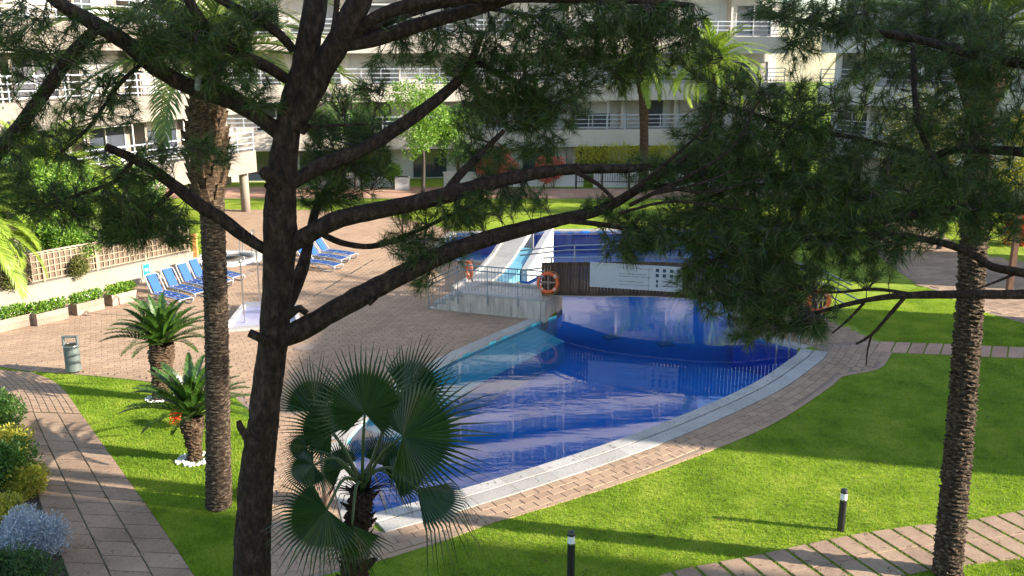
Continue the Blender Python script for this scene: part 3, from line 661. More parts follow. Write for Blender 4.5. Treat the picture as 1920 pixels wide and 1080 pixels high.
# neighbouring blocks outside the frame to the right: they shade the lawn, pool and pines
def block(name, label, x0, x1, y0, y1, h):
    r = thing(name, label, "building", ((x0 + x1) / 2, (y0 + y1) / 2, 0))
    MB().box(((x0 + x1) / 2, (y0 + y1) / 2, h / 2), (x1 - x0, y1 - y0, h)).build("wall", "cream_building", r, True)
    MB().box(((x0 + x1) / 2, (y0 + y1) / 2, h + .15), (x1 - x0 + .3, y1 - y0 + .3, .3)).build("roof", "white_building", r, True)
    k = 0
    while 3.1 * (k + 1) < h:
        m = MB().box((x0 - .5, (y0 + y1) / 2, 3.1 * k + 3.0), (1.0, y1 - y0 - .4, .9)); m.build("balcony", "cream_building", r, True)
        for j in range(int((y1 - y0) / 3)): MB().box((x0 - .02, y0 + 1.6 + 3 * j, 3.1 * k + 1.2), (.1, 1.8, 2.1)).build("window", "glass", r, True)
        k += 1
block("apartment_block", "low cream block right of the lawn outside the picture", 26, 36, 12.9, 23.3, 11.6)
block("apartment_block", "further cream block right of the garden outside the picture", 26, 36, 29.6, 34.0, 11.2)
block("apartment_block", "tall cream block near the viewpoint outside the picture on the right", 24, 40, -16, 5.0, 21)

# low white garden walls, planter and fence in front of the back block
for (x0, x1, y, h, lb_) in ((-14.0, -7.6, 58.2, 0.55, "low grey garden wall left of the slim green tree"), (-4.4, 4.6, 58.4, 0.85, "low white garden wall behind the red shrubs"), (5.2, 9.4, 58.0, 1.15, "white garden wall behind the tall palm trunk"), (9.8, 19, 57.9, 0.9, "low white garden wall far right by the building")):
    m = MB().box(((x0 + x1) / 2, y, h / 2), (x1 - x0, .25, h)); m.box(((x0 + x1) / 2, y, h + .04), (x1 - x0 + .1, .35, .08)); tag(m.build("garden_wall", "white_building"), lb_, "wall")
pb = thing("planter_box", "white cube planter on the far terracotta walk", "planter", (-6.9, 57.0, 0))
MB().box((0, 0, .4), (.85, .85, .8)).build("pot", "white_paint", pb); MB().box((0, 0, .803), (.7, .7, .01)).build("soil", "soil", pb)
fe = thing("metal_fence", "dark railing fence under the yellowish hedge by the far walk", "fence", (6.3, 57.2, 0))
for k in range(34): MB().box((4.1 + .15 * k, 57.25, 1.0), (.025, .025, 1.2)).build("picket", "dark_metal", fe, True)
for x in (4.05, 5.7, 7.4, 9.2): MB().box((x, 57.25, .85), (.12, .12, 1.7)).build("post", "dark_metal", fe, True)
for z in (.45, 1.55): MB().box((6.62, 57.25, z), (5.2, .03, .04)).build("rail", "dark_metal", fe, True)

# ================================================================== GARDEN WALL WITH TRELLIS
gw = thing("garden_wall", "long cream garden wall topped with a wooden trellis behind the planters", "wall", (W0.x, W0.y, 0))
WL = (WB - WA).length; WH = 0.72; wrz = math.atan2(wd.y, wd.x)
def wp(u, v, z): p = WA + wd * u - wn_ * v; return (p.x, p.y, z)
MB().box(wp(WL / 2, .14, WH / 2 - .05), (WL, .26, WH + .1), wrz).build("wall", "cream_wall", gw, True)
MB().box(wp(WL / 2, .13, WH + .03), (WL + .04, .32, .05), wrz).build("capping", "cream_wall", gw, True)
MB().box(wp(WL / 2, .20, WH + .52), (WL - .1, .03, .9), wrz).build("reed_screen", "reed", gw, True)
tp = MB().box((0, 0, .52), (.03, .02, .93)).mesh("slat"); tp.materials.append(MATS["trellis_wood"])
for k in range(int(WL / .2)):
    o = link("slat", tp, None, gw, True); o.location = wp(.1 + .2 * k, .155, WH + .056); o.rotation_euler = (0, 0, wrz)
for k in range(5): MB().box(wp(WL / 2, .135, WH + .12 + .215 * k), (WL - .08, .02, .032), wrz).build("slat", "trellis_wood", gw, True)
for k in range(7): MB().box(wp(.06 + (WL - .12) * k / 6, .145, WH + .56), (.08, .07, 1.02), wrz).build("post", "trellis_wood", gw, True)
MB().box(wp(WL / 2, .15, WH + 1.06), (WL, .09, .05), wrz).build("top_rail", "planter_wood", gw, True)
p = wp(WL + .2, .1, 0); op = thing("timber_post", "short orange timber post at the end of the trellis wall", "post", (p[0], p[1], 0))
MB().box((0, 0, .68), (.16, .16, 1.36)).build("shaft", "orange_wood", op); MB().box((0, 0, 1.39), (.22, .22, .06)).build("cap", "orange_wood", op)
# defibrillator sign: white rim, green plate, white heart
su = (Vector(G2(283, 530)) - WA).dot(wd); sg = thing("wall_sign", "small green sign with white heart on the cream wall", "sign", wp(su, -.02, .15), wrz)
MB().box((0, 0, .27), (.30, .02, .54)).build("board", "white_paint", sg); MB().box((0, -.014, .27), (.26, .01, .50)).build("plate", "sign_green", sg)
hp = [(0.085 * (16 * math.sin(t) ** 3) / 16, (13 * math.cos(t) - 5 * math.cos(2 * t) - 2 * math.cos(3 * t) - math.cos(4 * t)) / 16 * 0.085) for t in np.linspace(0, 2 * math.pi, 28, endpoint=False)]
m = MB(); m.add([(x, -.022, .31 + z) for x, z in hp], [tuple(range(27, -1, -1))]); m.build("heart", "white_paint", sg)
m = MB()
for k in range(4): m.box((-.075 + .05 * k, -.021, .10), (.03, .004, .05))
m.build("lettering", "white_paint", sg)

# ================================================================== PLATFORM, BRIDGE, SLIDE
pf0 = Vector(G2(807, 578)); pf1 = Vector(G2(1015, 599)); pd = (pf1 - pf0).normalized(); pn = Vector((-pd.y, pd.x)); PLn = (pf1 - pf0).length
pl = thing("stair_platform", "pale concrete platform with four steps and railing leading onto the footbridge", "platform", (pf0.x, pf0.y, 0))
def pp(u, v, z): q = pf0 + pd * u + pn * v; return (q.x, q.y, z)
prz = math.atan2(pd.y, pd.x); PH = 0.62; PW = 1.75
for k in range(4):
    MB().box(pp(.15 + .3 * k, PW / 2 + .1, .155 * (k + 1) / 2), (.3, PW - .2, .155 * (k + 1)), prz).build("step", "coping", pl, True)
prof = [(0, 0), (PLn, 0), (PLn, PH), (1.22, PH), (1.22, .47), (.92, .47), (.92, .315), (.62, .315), (.62, .165), (.3, .165), (.3, .05), (0, .05)]
for v0, v1 in ((-.13, .1), (PW, PW + .16)):
    m = MB(); n0 = len(prof); m.add([pp(u, v0, z) for u, z in prof] + [pp(u, v1, z) for u, z in prof], [tuple(range(n0)), tuple(range(2 * n0 - 1, n0 - 1, -1))] + [(i, n0 + i, n0 + (i + 1) % n0, (i + 1) % n0) for i in range(n0)])
    m.build("side_wall", "concrete", pl, True)
MB().box(pp((1.2 + PLn) / 2, PW / 2 + .05, PH / 2 - .05), (PLn - 1.2, PW - .1, PH - .12), prz).build("deck", "concrete", pl, True)
MB().box(pp((1.2 + PLn) / 2 + .02, -.015, PH + .03), (PLn - 1.16, .27, .06), prz).build("wall_cap", "coping", pl, True)
MB().box(pp(PLn + .08, PW / 2 - .05, PH / 2 - .15), (.16, PW + .1, PH + .3), prz).build("end_wall", "concrete", pl, True)
for u in (.75, 1.5, 2.2, 2.9): MB().box(pp(u, -.134, PH / 2 - .12), (.012, .006, PH * .55), prz).build("joint", "grate", pl, True)
rl = MB(); bars = []
zt = lambda u: 0.95 + (PH + .02) * min(1, u / 1.2)
for k in range(int(PLn / .115) + 1):
    u = .02 + .115 * k; zb = .62 * min(1, max(0, (u - .15) / 1.05)); big = k % 9 == 0
    m = MB().bar(pp(u, -.15 if big else -.06, zb - .25 if big else zb + .12), pp(u, -.06 if not big else -.15, zt(u)), .03 if big else .014, .03 if big else .014, up=(1, 0, 0)); m.build("baluster", "rail_grey", pl, True)
for dz in (0, -.16): MB().tube([pp(0.0, -.10, zt(0) + dz), pp(1.2, -.10, zt(1.2) + dz), pp(PLn + .1, -.10, zt(PLn) + dz)], .022, 8).build("handrail", "rail_grey", pl, True, True)

# curved footbridge
bl, bm_, br_ = Vector((0.95, 28.25)), Vector((4.9, 26.75)), Vector((9.35, 25.75))
BC = smooth_path([(bl.x - .0, bl.y), (2.6, 27.35), tuple(bm_), (7.1, 26.1), tuple(br_)], .11)[:, :2]
BL = np.r_[0, np.cumsum(np.linalg.norm(np.diff(BC, axis=0), axis=1))]; BT = BL[-1]
def bz(s): t = s / BT; return 0.66 + 0.34 * math.sin(math.pi * min(1, max(0, t * 1.0))) ** 0.9 - 0.30 * max(0, (t - .62) / .38) ** 1.5
def bp_(s, v=0.0):
    p = np.array([np.interp(s, BL, BC[:, 0]), np.interp(s, BL, BC[:, 1])]); q = np.array([np.interp(s + .05, BL, BC[:, 0]), np.interp(s + .05, BL, BC[:, 1])]); r = np.array([np.interp(s - .05, BL, BC[:, 0]), np.interp(s - .05, BL, BC[:, 1])])
    t = (q - r) / np.linalg.norm(q - r); return p + v * np.array([-t[1], t[0]]), math.atan2(t[1], t[0])
bg_ = thing("footbridge", "curved footbridge with dark brown timber slat side over the blue pool", "bridge", (4.9, 26.7, 0))
m = MB(); ss = np.linspace(0, BT, 40); V = []; F = []
for s in ss:
    for v in (0.06, 1.75):
        p, _ = bp_(s, v)
        for dz in (-.02, -.22): V.append((p[0], p[1], bz(s) + .12 + dz))
for i in range(len(ss) - 1):
    a = 4 * i; F += [(a, a + 4, a + 6, a + 2), (a + 1, a + 3, a + 7, a + 5), (a, a + 1, a + 5, a + 4), (a + 2, a + 6, a + 7, a + 3)]
F += [(0, 2, 3, 1), (4 * len(ss) - 4, 4 * len(ss) - 3, 4 * len(ss) - 1, 4 * len(ss) - 2)]
m.v = V; m.f = F; m.build("deck", "concrete", bg_, True)
def slat_h(s): t = s / BT; return 1.02 - .12 * max(0, (t - .7) / .3)
nsl = int(BT / .108)
for k in range(nsl):
    s = .05 + .108 * k; p, a = bp_(s); h = slat_h(s)
    MB().box((p[0], p[1], bz(s) + h / 2), (.088, .035, h + .06 * math.sin(k * 2.3) * .3), a).build("slat", "bridge_wood", bg_, True)
for v, h in ((-.02, 1.06), (-.02, .04)):
    m = MB()
    for s0, s1 in zip(ss[:-1], ss[1:]):
        (p, _), (q, _) = bp_(s0, .045), bp_(s1, .045); m.bar((p[0], p[1], bz(s0) + slat_h(s0) * h / 1.06 - .05), (q[0], q[1], bz(s1) + slat_h(s1) * h / 1.06 - .05), .05, .09)
    m.build("rail", "bridge_wood", bg_, True)
for v, hs, mt in ((1.7, (1.28, 1.12, .6), "rail_grey"), (0.10, (1.16,), "rail_grey")):
    for h in hs:
        pts = [];
        for s in np.linspace(-.0, BT, 34):
            p, _ = bp_(s, v); pts.append((p[0], p[1], bz(s) + h))
        pts.append((pts[-1][0] + .9, pts[-1][1] - .25, pts[-1][2] - .42))
        if v > 1: pts.insert(0, (pts[0][0] - 1.5, pts[0][1] + .35, pts[0][2] - .25))
        MB().tube(pts, .024, 8).build("handrail", mt, bg_, True, True)
    for s in np.linspace(.3, BT - .1, 8):
        p, _ = bp_(s, v); MB().tube([(p[0], p[1], bz(s) + .0), (p[0], p[1], bz(s) + hs[0])], .022, 8).build("post", mt, bg_, True)
for s in (BT - .5,):
    p, a = bp_(s, .9); MB().box((p[0], p[1], (bz(s) - .1 + POOL_Z) / 2), (.45, 1.5, bz(s) - .1 - POOL_Z), a).build("pier", "concrete", bg_, True)
# notice board on the slats
def on_bridge(px):
    best = min(np.linspace(0, BT, 300), key=lambda s: abs((lambda p: 960 + FPX * p[0] / (p[1] * _c + (HC - 1.4) * _s) - px)(bp_(s)[0]))); return best
s0, s1 = on_bridge(1108), on_bridge(1281); (p0, _), (p1, _) = bp_(s0, -.045), bp_(s1, -.045); nc = (p0 + p1) / 2; na = math.atan2(p1[1] - p0[1], p1[0] - p0[0]); nl = float(np.linalg.norm(p1 - p0))
mid_off = (Vector((nc[0], nc[1])) - Vector(bp_((s0 + s1) / 2, -.045)[0])).length
nz = bz((s0 + s1) / 2) + .17; push = Vector((math.sin(na), -math.cos(na))) * (mid_off + .02)
nb_ = thing("notice_board", "wide white rules board hung on the timber side of the footbridge", "sign", (nc[0] + push.x, nc[1] + push.y, nz), na)
MB().box((0, 0, .39), (nl, .03, .78)).build("panel", "white_paint", nb_)
MB().box((nl * .14, -.018, .39), (.012, .006, .74)).build("seam", "grate", nb_)
m = MB()
for k, (x0, x1, z) in enumerate(((-.18, .18, .66), (-.18, .12, .48), (-.18, .16, .40), (-.18, .08, .24), (-.18, .14, .14))): m.box((nl * (x0 + x1) / 2, -.018, z), (nl * (x1 - x0), .005, .018))
m.build("text_line", "grate", nb_)
m = MB()
for i in range(4):
    for j in range(2): MB().box((nl * (.23 + .075 * i), -.018, .64 - .16 * j), (.1, .005, .10)).build("pictogram", "ink", nb_)
for j in range(2): MB().box((nl * .23, -.018, .30 - .14 * j), (.06, .005, .09)).build("pictogram", "ink", nb_); MB().box((nl * .37, -.018, .30 - .14 * j), (nl * .16, .005, .025)).build("text_line", "ink", nb_)

# life rings ------------------------------------------------------------------
def ring(label, c, face, R=.30, r=.058, hang=None, group=None):
    """c: centre, face: plan direction the ring faces; hung on a small bracket or pole"""
    f = Vector((face[0], face[1], 0)).normalized(); u = Vector((-f.y, f.x, 0)); w = Vector((0, 0, 1)); c = Vector(c)
    root = thing("life_ring", label, "life ring", (c.x, c.y, hang if hang is not None else c.z - R - r), group=group)
    pts = [c + (u * math.cos(a) + w * math.sin(a)) * R for a in np.linspace(0, 2 * math.pi, 37)]
    V, F = tube(pts, r, 12); MB().add(V.tolist(), F.tolist()).build("ring", "orange_ring", root, True, True)
    for k in range(4):
        a0 = math.pi / 4 + k * math.pi / 2; q = [c + (u * math.cos(a) + w * math.sin(a)) * R for a in np.linspace(a0 - .17, a0 + .17, 5)]
        MB().tube(q, r + .006, 12).build("band", "ring_band", root, True, True)
    q = [c + (u * math.cos(a) + w * math.sin(a)) * (R + r + .02 + .025 * abs(math.sin(2 * a))) for a in np.linspace(0, 2 * math.pi, 49)]
    MB().tube(q, .009, 6).build("rope", "orange_wood", root, True, True)
    b = MB().box(c - f * .08, (.05, .05, .55), math.atan2(f.y, f.x)); b.box(c - f * .07, (.05, .5, .05), math.atan2(f.y, f.x))
    b.build("bracket", "trellis_wood", root, True)
    if hang is not None: MB().tube([c - f * .12 - w * (c.z - hang), c - f * .12 + w * .4], .03, 8).build("pole", "steel", root, True)
    return root
lw = bp_(.32, -.16)[0]
ring("orange life ring at the left end of the footbridge beside the platform", (lw[0], lw[1], 1.10), (-.1, -1), .30)
rw = bp_(BT - .35, -.14)[0]; ring("orange life ring at the right end of the footbridge behind pine twigs", (rw[0], rw[1], 1.12), (-.05, -1), .30)
p = G(880, 560); ring("small orange life ring on a pole beside the white slide foot", (p.x, p.y, 1.0), (-1, -.35), .27, hang=0.02)
p = G(938, 492); ring("far orange life ring on a pole beside the back pool", (p.x, p.y, .72), (-1, -.35), .27, hang=0.02)

# white slide behind the platform ----------------------------------------------
sl = thing("pool_slide", "white curved slide with aqua side behind the platform railing", "slide", (-.3, 32.6, 0))
sT = Vector((.45, 35.2)); sB = Vector((-1.7, 30.75)); sdv = sB - sT; sl_L = sdv.length; sdv.normalize(); sn = Vector((-sdv.y, sdv.x))   # sn: towards +x
prof = [(0, 1.5), (.4, 1.5), (1.1, 1.12), (1.9, .72), (2.8, .42), (3.8, .22), (sl_L, .14)]
def slide_strip(v0, v1, lift, z0, mat, nm, base=True):
    m = MB(); P2 = [(u, z + lift) for u, z in prof]; k = len(P2)
    V = [tuple((sT + sdv * u + sn * v).to_3d() + Vector((0, 0, z))) for v in (v0, v1) for u, z in P2] + [tuple((sT + sdv * u + sn * v).to_3d() + Vector((0, 0, z0))) for v in (v0, v1) for u, z in P2]
    F = []
    for i in range(k - 1):
        F += [(i, k + i, k + i + 1, i + 1), (2 * k + i, 2 * k + i + 1, 3 * k + i + 1, 3 * k + i), (i, i + 1, 2 * k + i + 1, 2 * k + i), (k + i, 3 * k + i, 3 * k + i + 1, k + i + 1)]
    F += [(0, 2 * k, 3 * k, k), (k - 1, 2 * k - 1, 4 * k - 1, 3 * k - 1)]; m.v = V; m.f = F; return m.build(nm, mat, sl, True)
slide_strip(-.35, .45, 0, .0, "coping", "chute"); slide_strip(-.48, -.355, .10, .0, "coping", "side_wall")
prof = prof[2:]; slide_strip(.455, .95, -.12, .0, "cyan_paint", "water_lane")
m = MB(); q = [sT + sn * 1.0 - sdv * .1, sT + sn * 1.25 - sdv * .1, sT + sn * 1.25 + sdv * 2.3, sT + sn * 1.0 + sdv * 2.3]
V = [(x.x, x.y, z) for x, z in zip(q, (0, 0, 0, 0))] + [(x.x, x.y, z) for x, z in zip(q, (1.65, 1.65, .45, .45))]
m.add(V, [(3, 2, 1, 0), (4, 5, 6, 7), (0, 1, 5, 4), (1, 2, 6, 5), (2, 3, 7, 6), (3, 0, 4, 7)]); m.build("guard_wall", "white_paint", sl, True)

# ladder rails at the right pool corner ----------------------------------------
ld = thing("pool_ladder", "white tubular pool ladder rails at the right corner of the pool", "ladder", (*G2(1500, 655), 0))
for k, px in enumerate((1496, 1520)):
    p = G(px, 655 - k * 2); q = p + Vector((-.55, .12, 0))
    MB().tube(smooth_path([p + Vector((0, 0, 0.03)), p + Vector((0, 0, .55)), p + Vector((-.18, .04, .78)), q + Vector((0, 0, .66)), q + Vector((-.02, 0, 0.1)), q + Vector((-.02, 0, -.5))], .06), .022, 8).build("rail", "white_plastic", ld, True, True)
# round spa ---------------------------------------------------------------------
spa = thing("round_spa", "round white spa tub with dark water on the patio behind the palm trunk", "spa", (JC.x, JC.y, 0))
aa = np.linspace(0, 2 * math.pi, 48, endpoint=False); m = MB(); rr = [(JR, 0.0), (JR, .13), (JR - .05, .16), (1.0, .16), (.96, .12), (.96, -.5)]
V = [(r * math.cos(a), r * math.sin(a), z) for r, z in rr for a in aa]; n48 = 48
m.v = V; m.f = [(k * n48 + i, k * n48 + (i + 1) % n48, (k + 1) * n48 + (i + 1) % n48, (k + 1) * n48 + i) for k in range(len(rr) - 1) for i in range(n48)]; m.build("tub", "white_paint", spa, smooth=True)
MB().add([(.97 * math.cos(a), .97 * math.sin(a), .06) for a in aa], [tuple(range(48))]).build("water", "water", spa)
MB().add([(.97 * math.cos(a), .97 * math.sin(a), -.5) for a in aa], [tuple(range(48))]).build("basin_floor", "rail_grey", spa)
for dx in (.35, .85):
    pts = smooth_path([(dx, -.2 + 1.25, .1), (dx, 1.05, .95), (dx, .85, 1.1), (dx, .62, .9), (dx, .6, .1)], .08); MB().tube(pts, .025, 8).build("handrail", "steel", spa, smooth=True)
# foot basin with showers ---------------------------------------------------------
fb0, fb1, fb2, fb3 = Vector(G2(424, 622)), Vector(G2(560, 610)), Vector(G2(552, 575)), Vector(G2(458, 578))
fc = (fb0 + fb1 + fb2 + fb3) / 4; fb = thing("shower_basin", "shallow lavender tiled shower basin with white rim and two steel shower poles", "shower", (fc.x, fc.y, 0))
MB().prism([fb0, fb1, fb2, fb3], 0.0, .06).build("floor", "lavender_tile", fb, True)
for k, (a, b, h) in enumerate(((fb1, fb2, .14), (fb2, fb3, .20), (fb3, fb0, .16))):
    MB().bar((a.x, a.y, h / 2), (b.x, b.y, h / 2), .13, h).build("rim", "white_paint", fb, True)
MB().bar((fb0.x, fb0.y, .045), (fb1.x, fb1.y, .045), .3, .09).build("sill", "coping", fb, True)
for px, py, h in ((459, 608, 2.05), (489, 590, 2.15)):
    p = G(px, py); MB().tube([p + Vector((0, 0, .05)), p + Vector((0, 0, h))], .026, 8).build("shower_pole", "steel", fb, True)
    MB().tube([p + Vector((0, 0, h)), p + Vector((.06, -.1, h + .1)), p + Vector((.1, -.3, h + .02))], .022, 8).build("shower_arm", "steel", fb, True, True)
    a = [2 * math.pi * k / 12 for k in range(12)]; MB().prism([(p.x + .1 + .07 * math.cos(t), p.y - .3 + .07 * math.sin(t)) for t in a], h - .02, h + .03).build("shower_head", "steel", fb, True)

# ================================================================== LOUNGERS
def lounger(label, loc, rz, group, back=58):
    r = thing("sun_lounger", label, "sun lounger", (loc[0], loc[1], 0.02), rz, group); r.scale = (.86, .86, .80)
    ba = math.radians(back); hx, hz = -.35, .34; bl_ = .82; ex, ez = hx - bl_ * math.cos(ba), hz + bl_ * math.sin(ba)
    for s in (-1, 1):
        y = .31 * s
        MB().tube(smooth_path([(hx, y, hz), (.3, y, .36), (1.0, y, .33), (1.32, y, .27)], .1), .03, 8).build("side_rail", "white_plastic", r, smooth=True)
        MB().tube(smooth_path([(hx - .05, y, 0.03), (hx + .05, y, hz * .6), (.2, y, .30), (.55, y, .1), (.8, y, .03), (1.15, y, .04), (1.34, y, .26)], .08), .028, 8).build("leg", "white_plastic", r, smooth=True)
        MB().tube(smooth_path([(hx, y, hz), ((hx + ex) / 2, y, (hz + ez) / 2), (ex, y * .92, ez), (ex - .01, y * .55, ez + .04)], .08), .03, 8).build("back_rail", "white_plastic", r, smooth=True)
    MB().bar((hx - .42, -.24, .02 + .012), (hx - .42, .24, .032), .04, .024).build("foot_bar", "white_plastic", r)
    for s in (-1, 1): MB().bar((hx - .40, .22 * s, .03), ((hx + ex) / 2 - .03, .22 * s, (hz + ez) / 2), .03, .03).build("back_strut", "white_plastic", r)
    MB().tube([(ex - .01, -.18, ez + .04), (ex - .01, .18, ez + .04)], .03, 8).build("top_rail", "white_plastic", r)
    MB().bar((hx - .02, 0, hz + .02), (ex, 0, ez + .02), .40, .02).build("back_sling", "blue_fabric", r)
    MB().bar((hx - .02 - .03, 0, hz - .02), (ex - .03, 0, ez - .01), .44, .012).build("back_lining", "planter_wood", r)
    for k in range(3): MB().bar((hx + .04 , -.2 + .2 * k, .355), (1.25, -.2 + .2 * k, .32), .115, .02).build("seat_strap", "blue_fabric", r)
    for x in (-.3, .25, .75, 1.28): MB().bar((x, -.3, .345 - .03 * max(0, x)), (x, .3, .345 - .03 * max(0, x)), .05, .02).build("cross_bar", "white_plastic", r)
    return r
lrz = math.atan2(wn_.y, wn_.x)
first = None
for k, (px, py, nm) in enumerate(((284, 560, "first sun lounger from the planters by the cream wall, partly behind the sago palm"), (313, 548, "second sun lounger from the planters, blue back raised by the cream wall"), (341, 538, "third sun lounger from the planters, just left of the palm trunk"), (362, 529, "fourth sun lounger from the planters, half hidden by the palm trunk"), (385, 519, "fifth sun lounger, farthest along the wall behind the palm trunk"))):
    p = G(px, py); q = p + Vector((wn_.x, wn_.y, 0)) * .75
    lounger(nm, (q.x, q.y), lrz, "sun loungers along the cream wall", 60)
for k, (px, py, nm) in enumerate(((576, 503, "nearest of the three blue and white loungers right of the pine trunk"), (590, 491, "middle of the three loungers right of the pine trunk"), (607, 483, "farthest of the three loungers right of the pine trunk"))):
    p = G(px, py); q = p + Vector((.35, -.1, 0)); lounger(nm, (q.x, q.y), math.radians(-26), "sun loungers on the open patio", 52)

# ================================================================== BIN, BOLLARDS, POSTS
p = G(139, 699); bn = thing("litter_bin", "grey cylindrical litter bin with open top on the patio", "bin", (p.x, p.y, 0.02))
a = [2 * math.pi * k / 28 for k in range(28)]
MB().prism([(.19 * math.cos(t), .19 * math.sin(t)) for t in a], .06, .74).build("body", "bin_grey", bn); MB().prism([(.13 * math.cos(t), .13 * math.sin(t)) for t in a], .0, .065).build("foot", "dark_metal", bn)
V, F = tube([(0.2 * math.cos(t), .2 * math.sin(t), .745) for t in np.linspace(0, 2 * math.pi, 29)], .014, 6); MB().add(V.tolist(), F.tolist()).build("rim", "steel", bn, smooth=True)
for s in (-1, 1): MB().box((.18 * s, 0, .86), (.035, .09, .26)).build("bracket", "bin_grey", bn)
MB().box((0, .02, .965), (.4, .12, .03)).build("hood", "bin_grey", bn); MB().prism([(.165 * math.cos(t), .165 * math.sin(t)) for t in a], .742, .748).build("opening", "dark_metal", bn)
def bollard(label, px, py, h):
    p = G(px, py); r = thing("bollard_light", label, "bollard light", (p.x, p.y, 0), group="black bollard lights on the near lawn")
    a = [2 * math.pi * k / 20 for k in range(20)]; R = .062
    MB().prism([(R * math.cos(t), R * math.sin(t)) for t in a], 0, h * .74).build("post", "dark_metal", r)
    MB().prism([(R * 1.02 * math.cos(t), R * 1.02 * math.sin(t)) for t in a], h * .74, h * .765).build("collar", "steel", r)
    MB().prism([(R * .93 * math.cos(t), R * .93 * math.sin(t)) for t in a], h * .765, h * .91).build("lens", "lamp_lens", r)
    m = MB(); rr = [(R * 1.05, h * .91), (R * 1.05, h * .945), (R * .85, h * .985), (R * .3, h)]; V = [(q * math.cos(t), q * math.sin(t), z) for q, z in rr for t in a]
    m.v = V; m.f = [(k * 20 + i, k * 20 + (i + 1) % 20, (k + 1) * 20 + (i + 1) % 20, (k + 1) * 20 + i) for k in range(3) for i in range(20)] + [tuple(range(60, 80)), tuple(range(19, -1, -1))]; m.build("cap", "dark_metal", r)
bollard("black bollard light on the sunlit lawn, right of centre", 1576, 995, .80)
bollard("black bollard light cut by the bottom edge of the picture", 1070, 1087, .86)
for px, py, h, lb_ in ((1890, 558, 2.9, "brown timber post on the winding path at the right edge"), (1814, 462, 2.9, "brown timber post on the winding path behind the palm trunk")):
    p = G(px, py); r = thing("timber_post", lb_, "post", (p.x, p.y, 0.015), group="timber posts by the winding path")
    MB().box((0, 0, h / 2), (.17, .17, h)).build("shaft", "post_wood", r); MB().box((0, 0, .06), (.23, .23, .12)).build("base", "dark_metal", r); MB().box((0, 0, h + .05), (.24, .24, .1)).build("cap", "post_wood", r)
p = G(613, 955); wpst = thing("timber_post", "grey timber post behind the fan palm beside the pool steps", "post", (p.x, p.y, 0.018))
MB().tube([(0, 0, 0), (0, 0, .75), (0, 0, 1.28)], .075, 12).build("shaft", "planter_wood", wpst, smooth=True); MB().tube([(0, 0, 1.28), (0, 0, 1.33)], .085, 12).build("cap", "planter_wood", wpst)

# ================================================================== PLANTS
def leaf_cloud(clumps, n, size, aspect=0.45, shell=0.55, up=0.0, flat=1.0):
    """clumps: (centre, radius xyz); diamond leaves through the outer volume of each clump -> V, F (quads)"""
    w = np.array([c[1][0] * c[1][1] + c[1][0] * c[1][2] for c in clumps]); k = rng.choice(len(clumps), n, p=w / w.sum())
    C = np.array([tuple(c[0]) for c in clumps])[k]; R = np.array([tuple(c[1]) for c in clumps])[k]
    d = rng.normal(size=(n, 3)); d /= np.linalg.norm(d, axis=1, keepdims=True); r = shell + (1 - shell) * rng.random(n) ** .6
    r *= 1 + 0.16 * rng.normal(size=n) * (rng.random(n) < .35)
    P = C + d * R * r[:, None]
    a = d * .7 + rng.normal(size=(n, 3)) * .75; a[:, 2] += up; a /= np.linalg.norm(a, axis=1, keepdims=True)
    b = np.cross(a, rng.normal(size=(n, 3))); b /= np.linalg.norm(b, axis=1, keepdims=True) + 1e-9
    L = size * rng.uniform(.6, 1.3, n)[:, None]; W = L * aspect; nn = np.cross(a, b)
    V = np.stack([P, P + a * L * .5 + b * W * .5 + nn * L * .06, P + a * L, P + a * L * .5 - b * W * .5 + nn * L * .06], 1).reshape(-1, 3)
    return V, np.arange(4 * n).reshape(-1, 4)
def foliage(name, parent, mat, clumps, n, size, **kw):
    V, F = leaf_cloud(clumps, n, size, **kw); o = link(name, np_mesh(name, V, F), mat, parent, True); return o
def blob_clumps(c, r, k, cr, flat=1.0):
    out = []
    for i in range(k):
        d = rng.normal(size=3); d /= np.linalg.norm(d); q = rng.random() ** .5
        p = np.array(tuple(c)) + d * np.array(tuple(r)) * q; s = cr * rng.uniform(.7, 1.3); out.append((p, (s, s, s * flat)))
    return out
def shrub(name, label, cat, c, r, mat, n, size, k=9, group=None, stems=True, lump=.5, **kw):
    """c: base centre on the ground, r: half widths and height"""
    o = thing(name, label, cat, (c[0], c[1], c[2]), group=group)
    mid = (c[0], c[1], c[2] + r[2] * .55); cl = blob_clumps(mid, (r[0] * .62, r[1] * .62, r[2] * .32), k, min(r[0], r[1], r[2]) * lump)
    cl = [(np.array([p[0], p[1], max(p[2], c[2] + s[2] * .8)]), s) for p, s in cl]
    foliage("foliage", o, mat, cl, n, size, **kw)
    if stems:
        m = MB()
        for i in range(5):
            a = i * 1.26; m.tube([(c[0] + .05 * math.cos(a), c[1] + .05 * math.sin(a), c[2] - .02), (c[0] + r[0] * .35 * math.cos(a), c[1] + r[1] * .35 * math.sin(a), c[2] + r[2] * .6)], [.02, .008], 5)
        m.build("stem", "twig_bark", o, True)
    return o
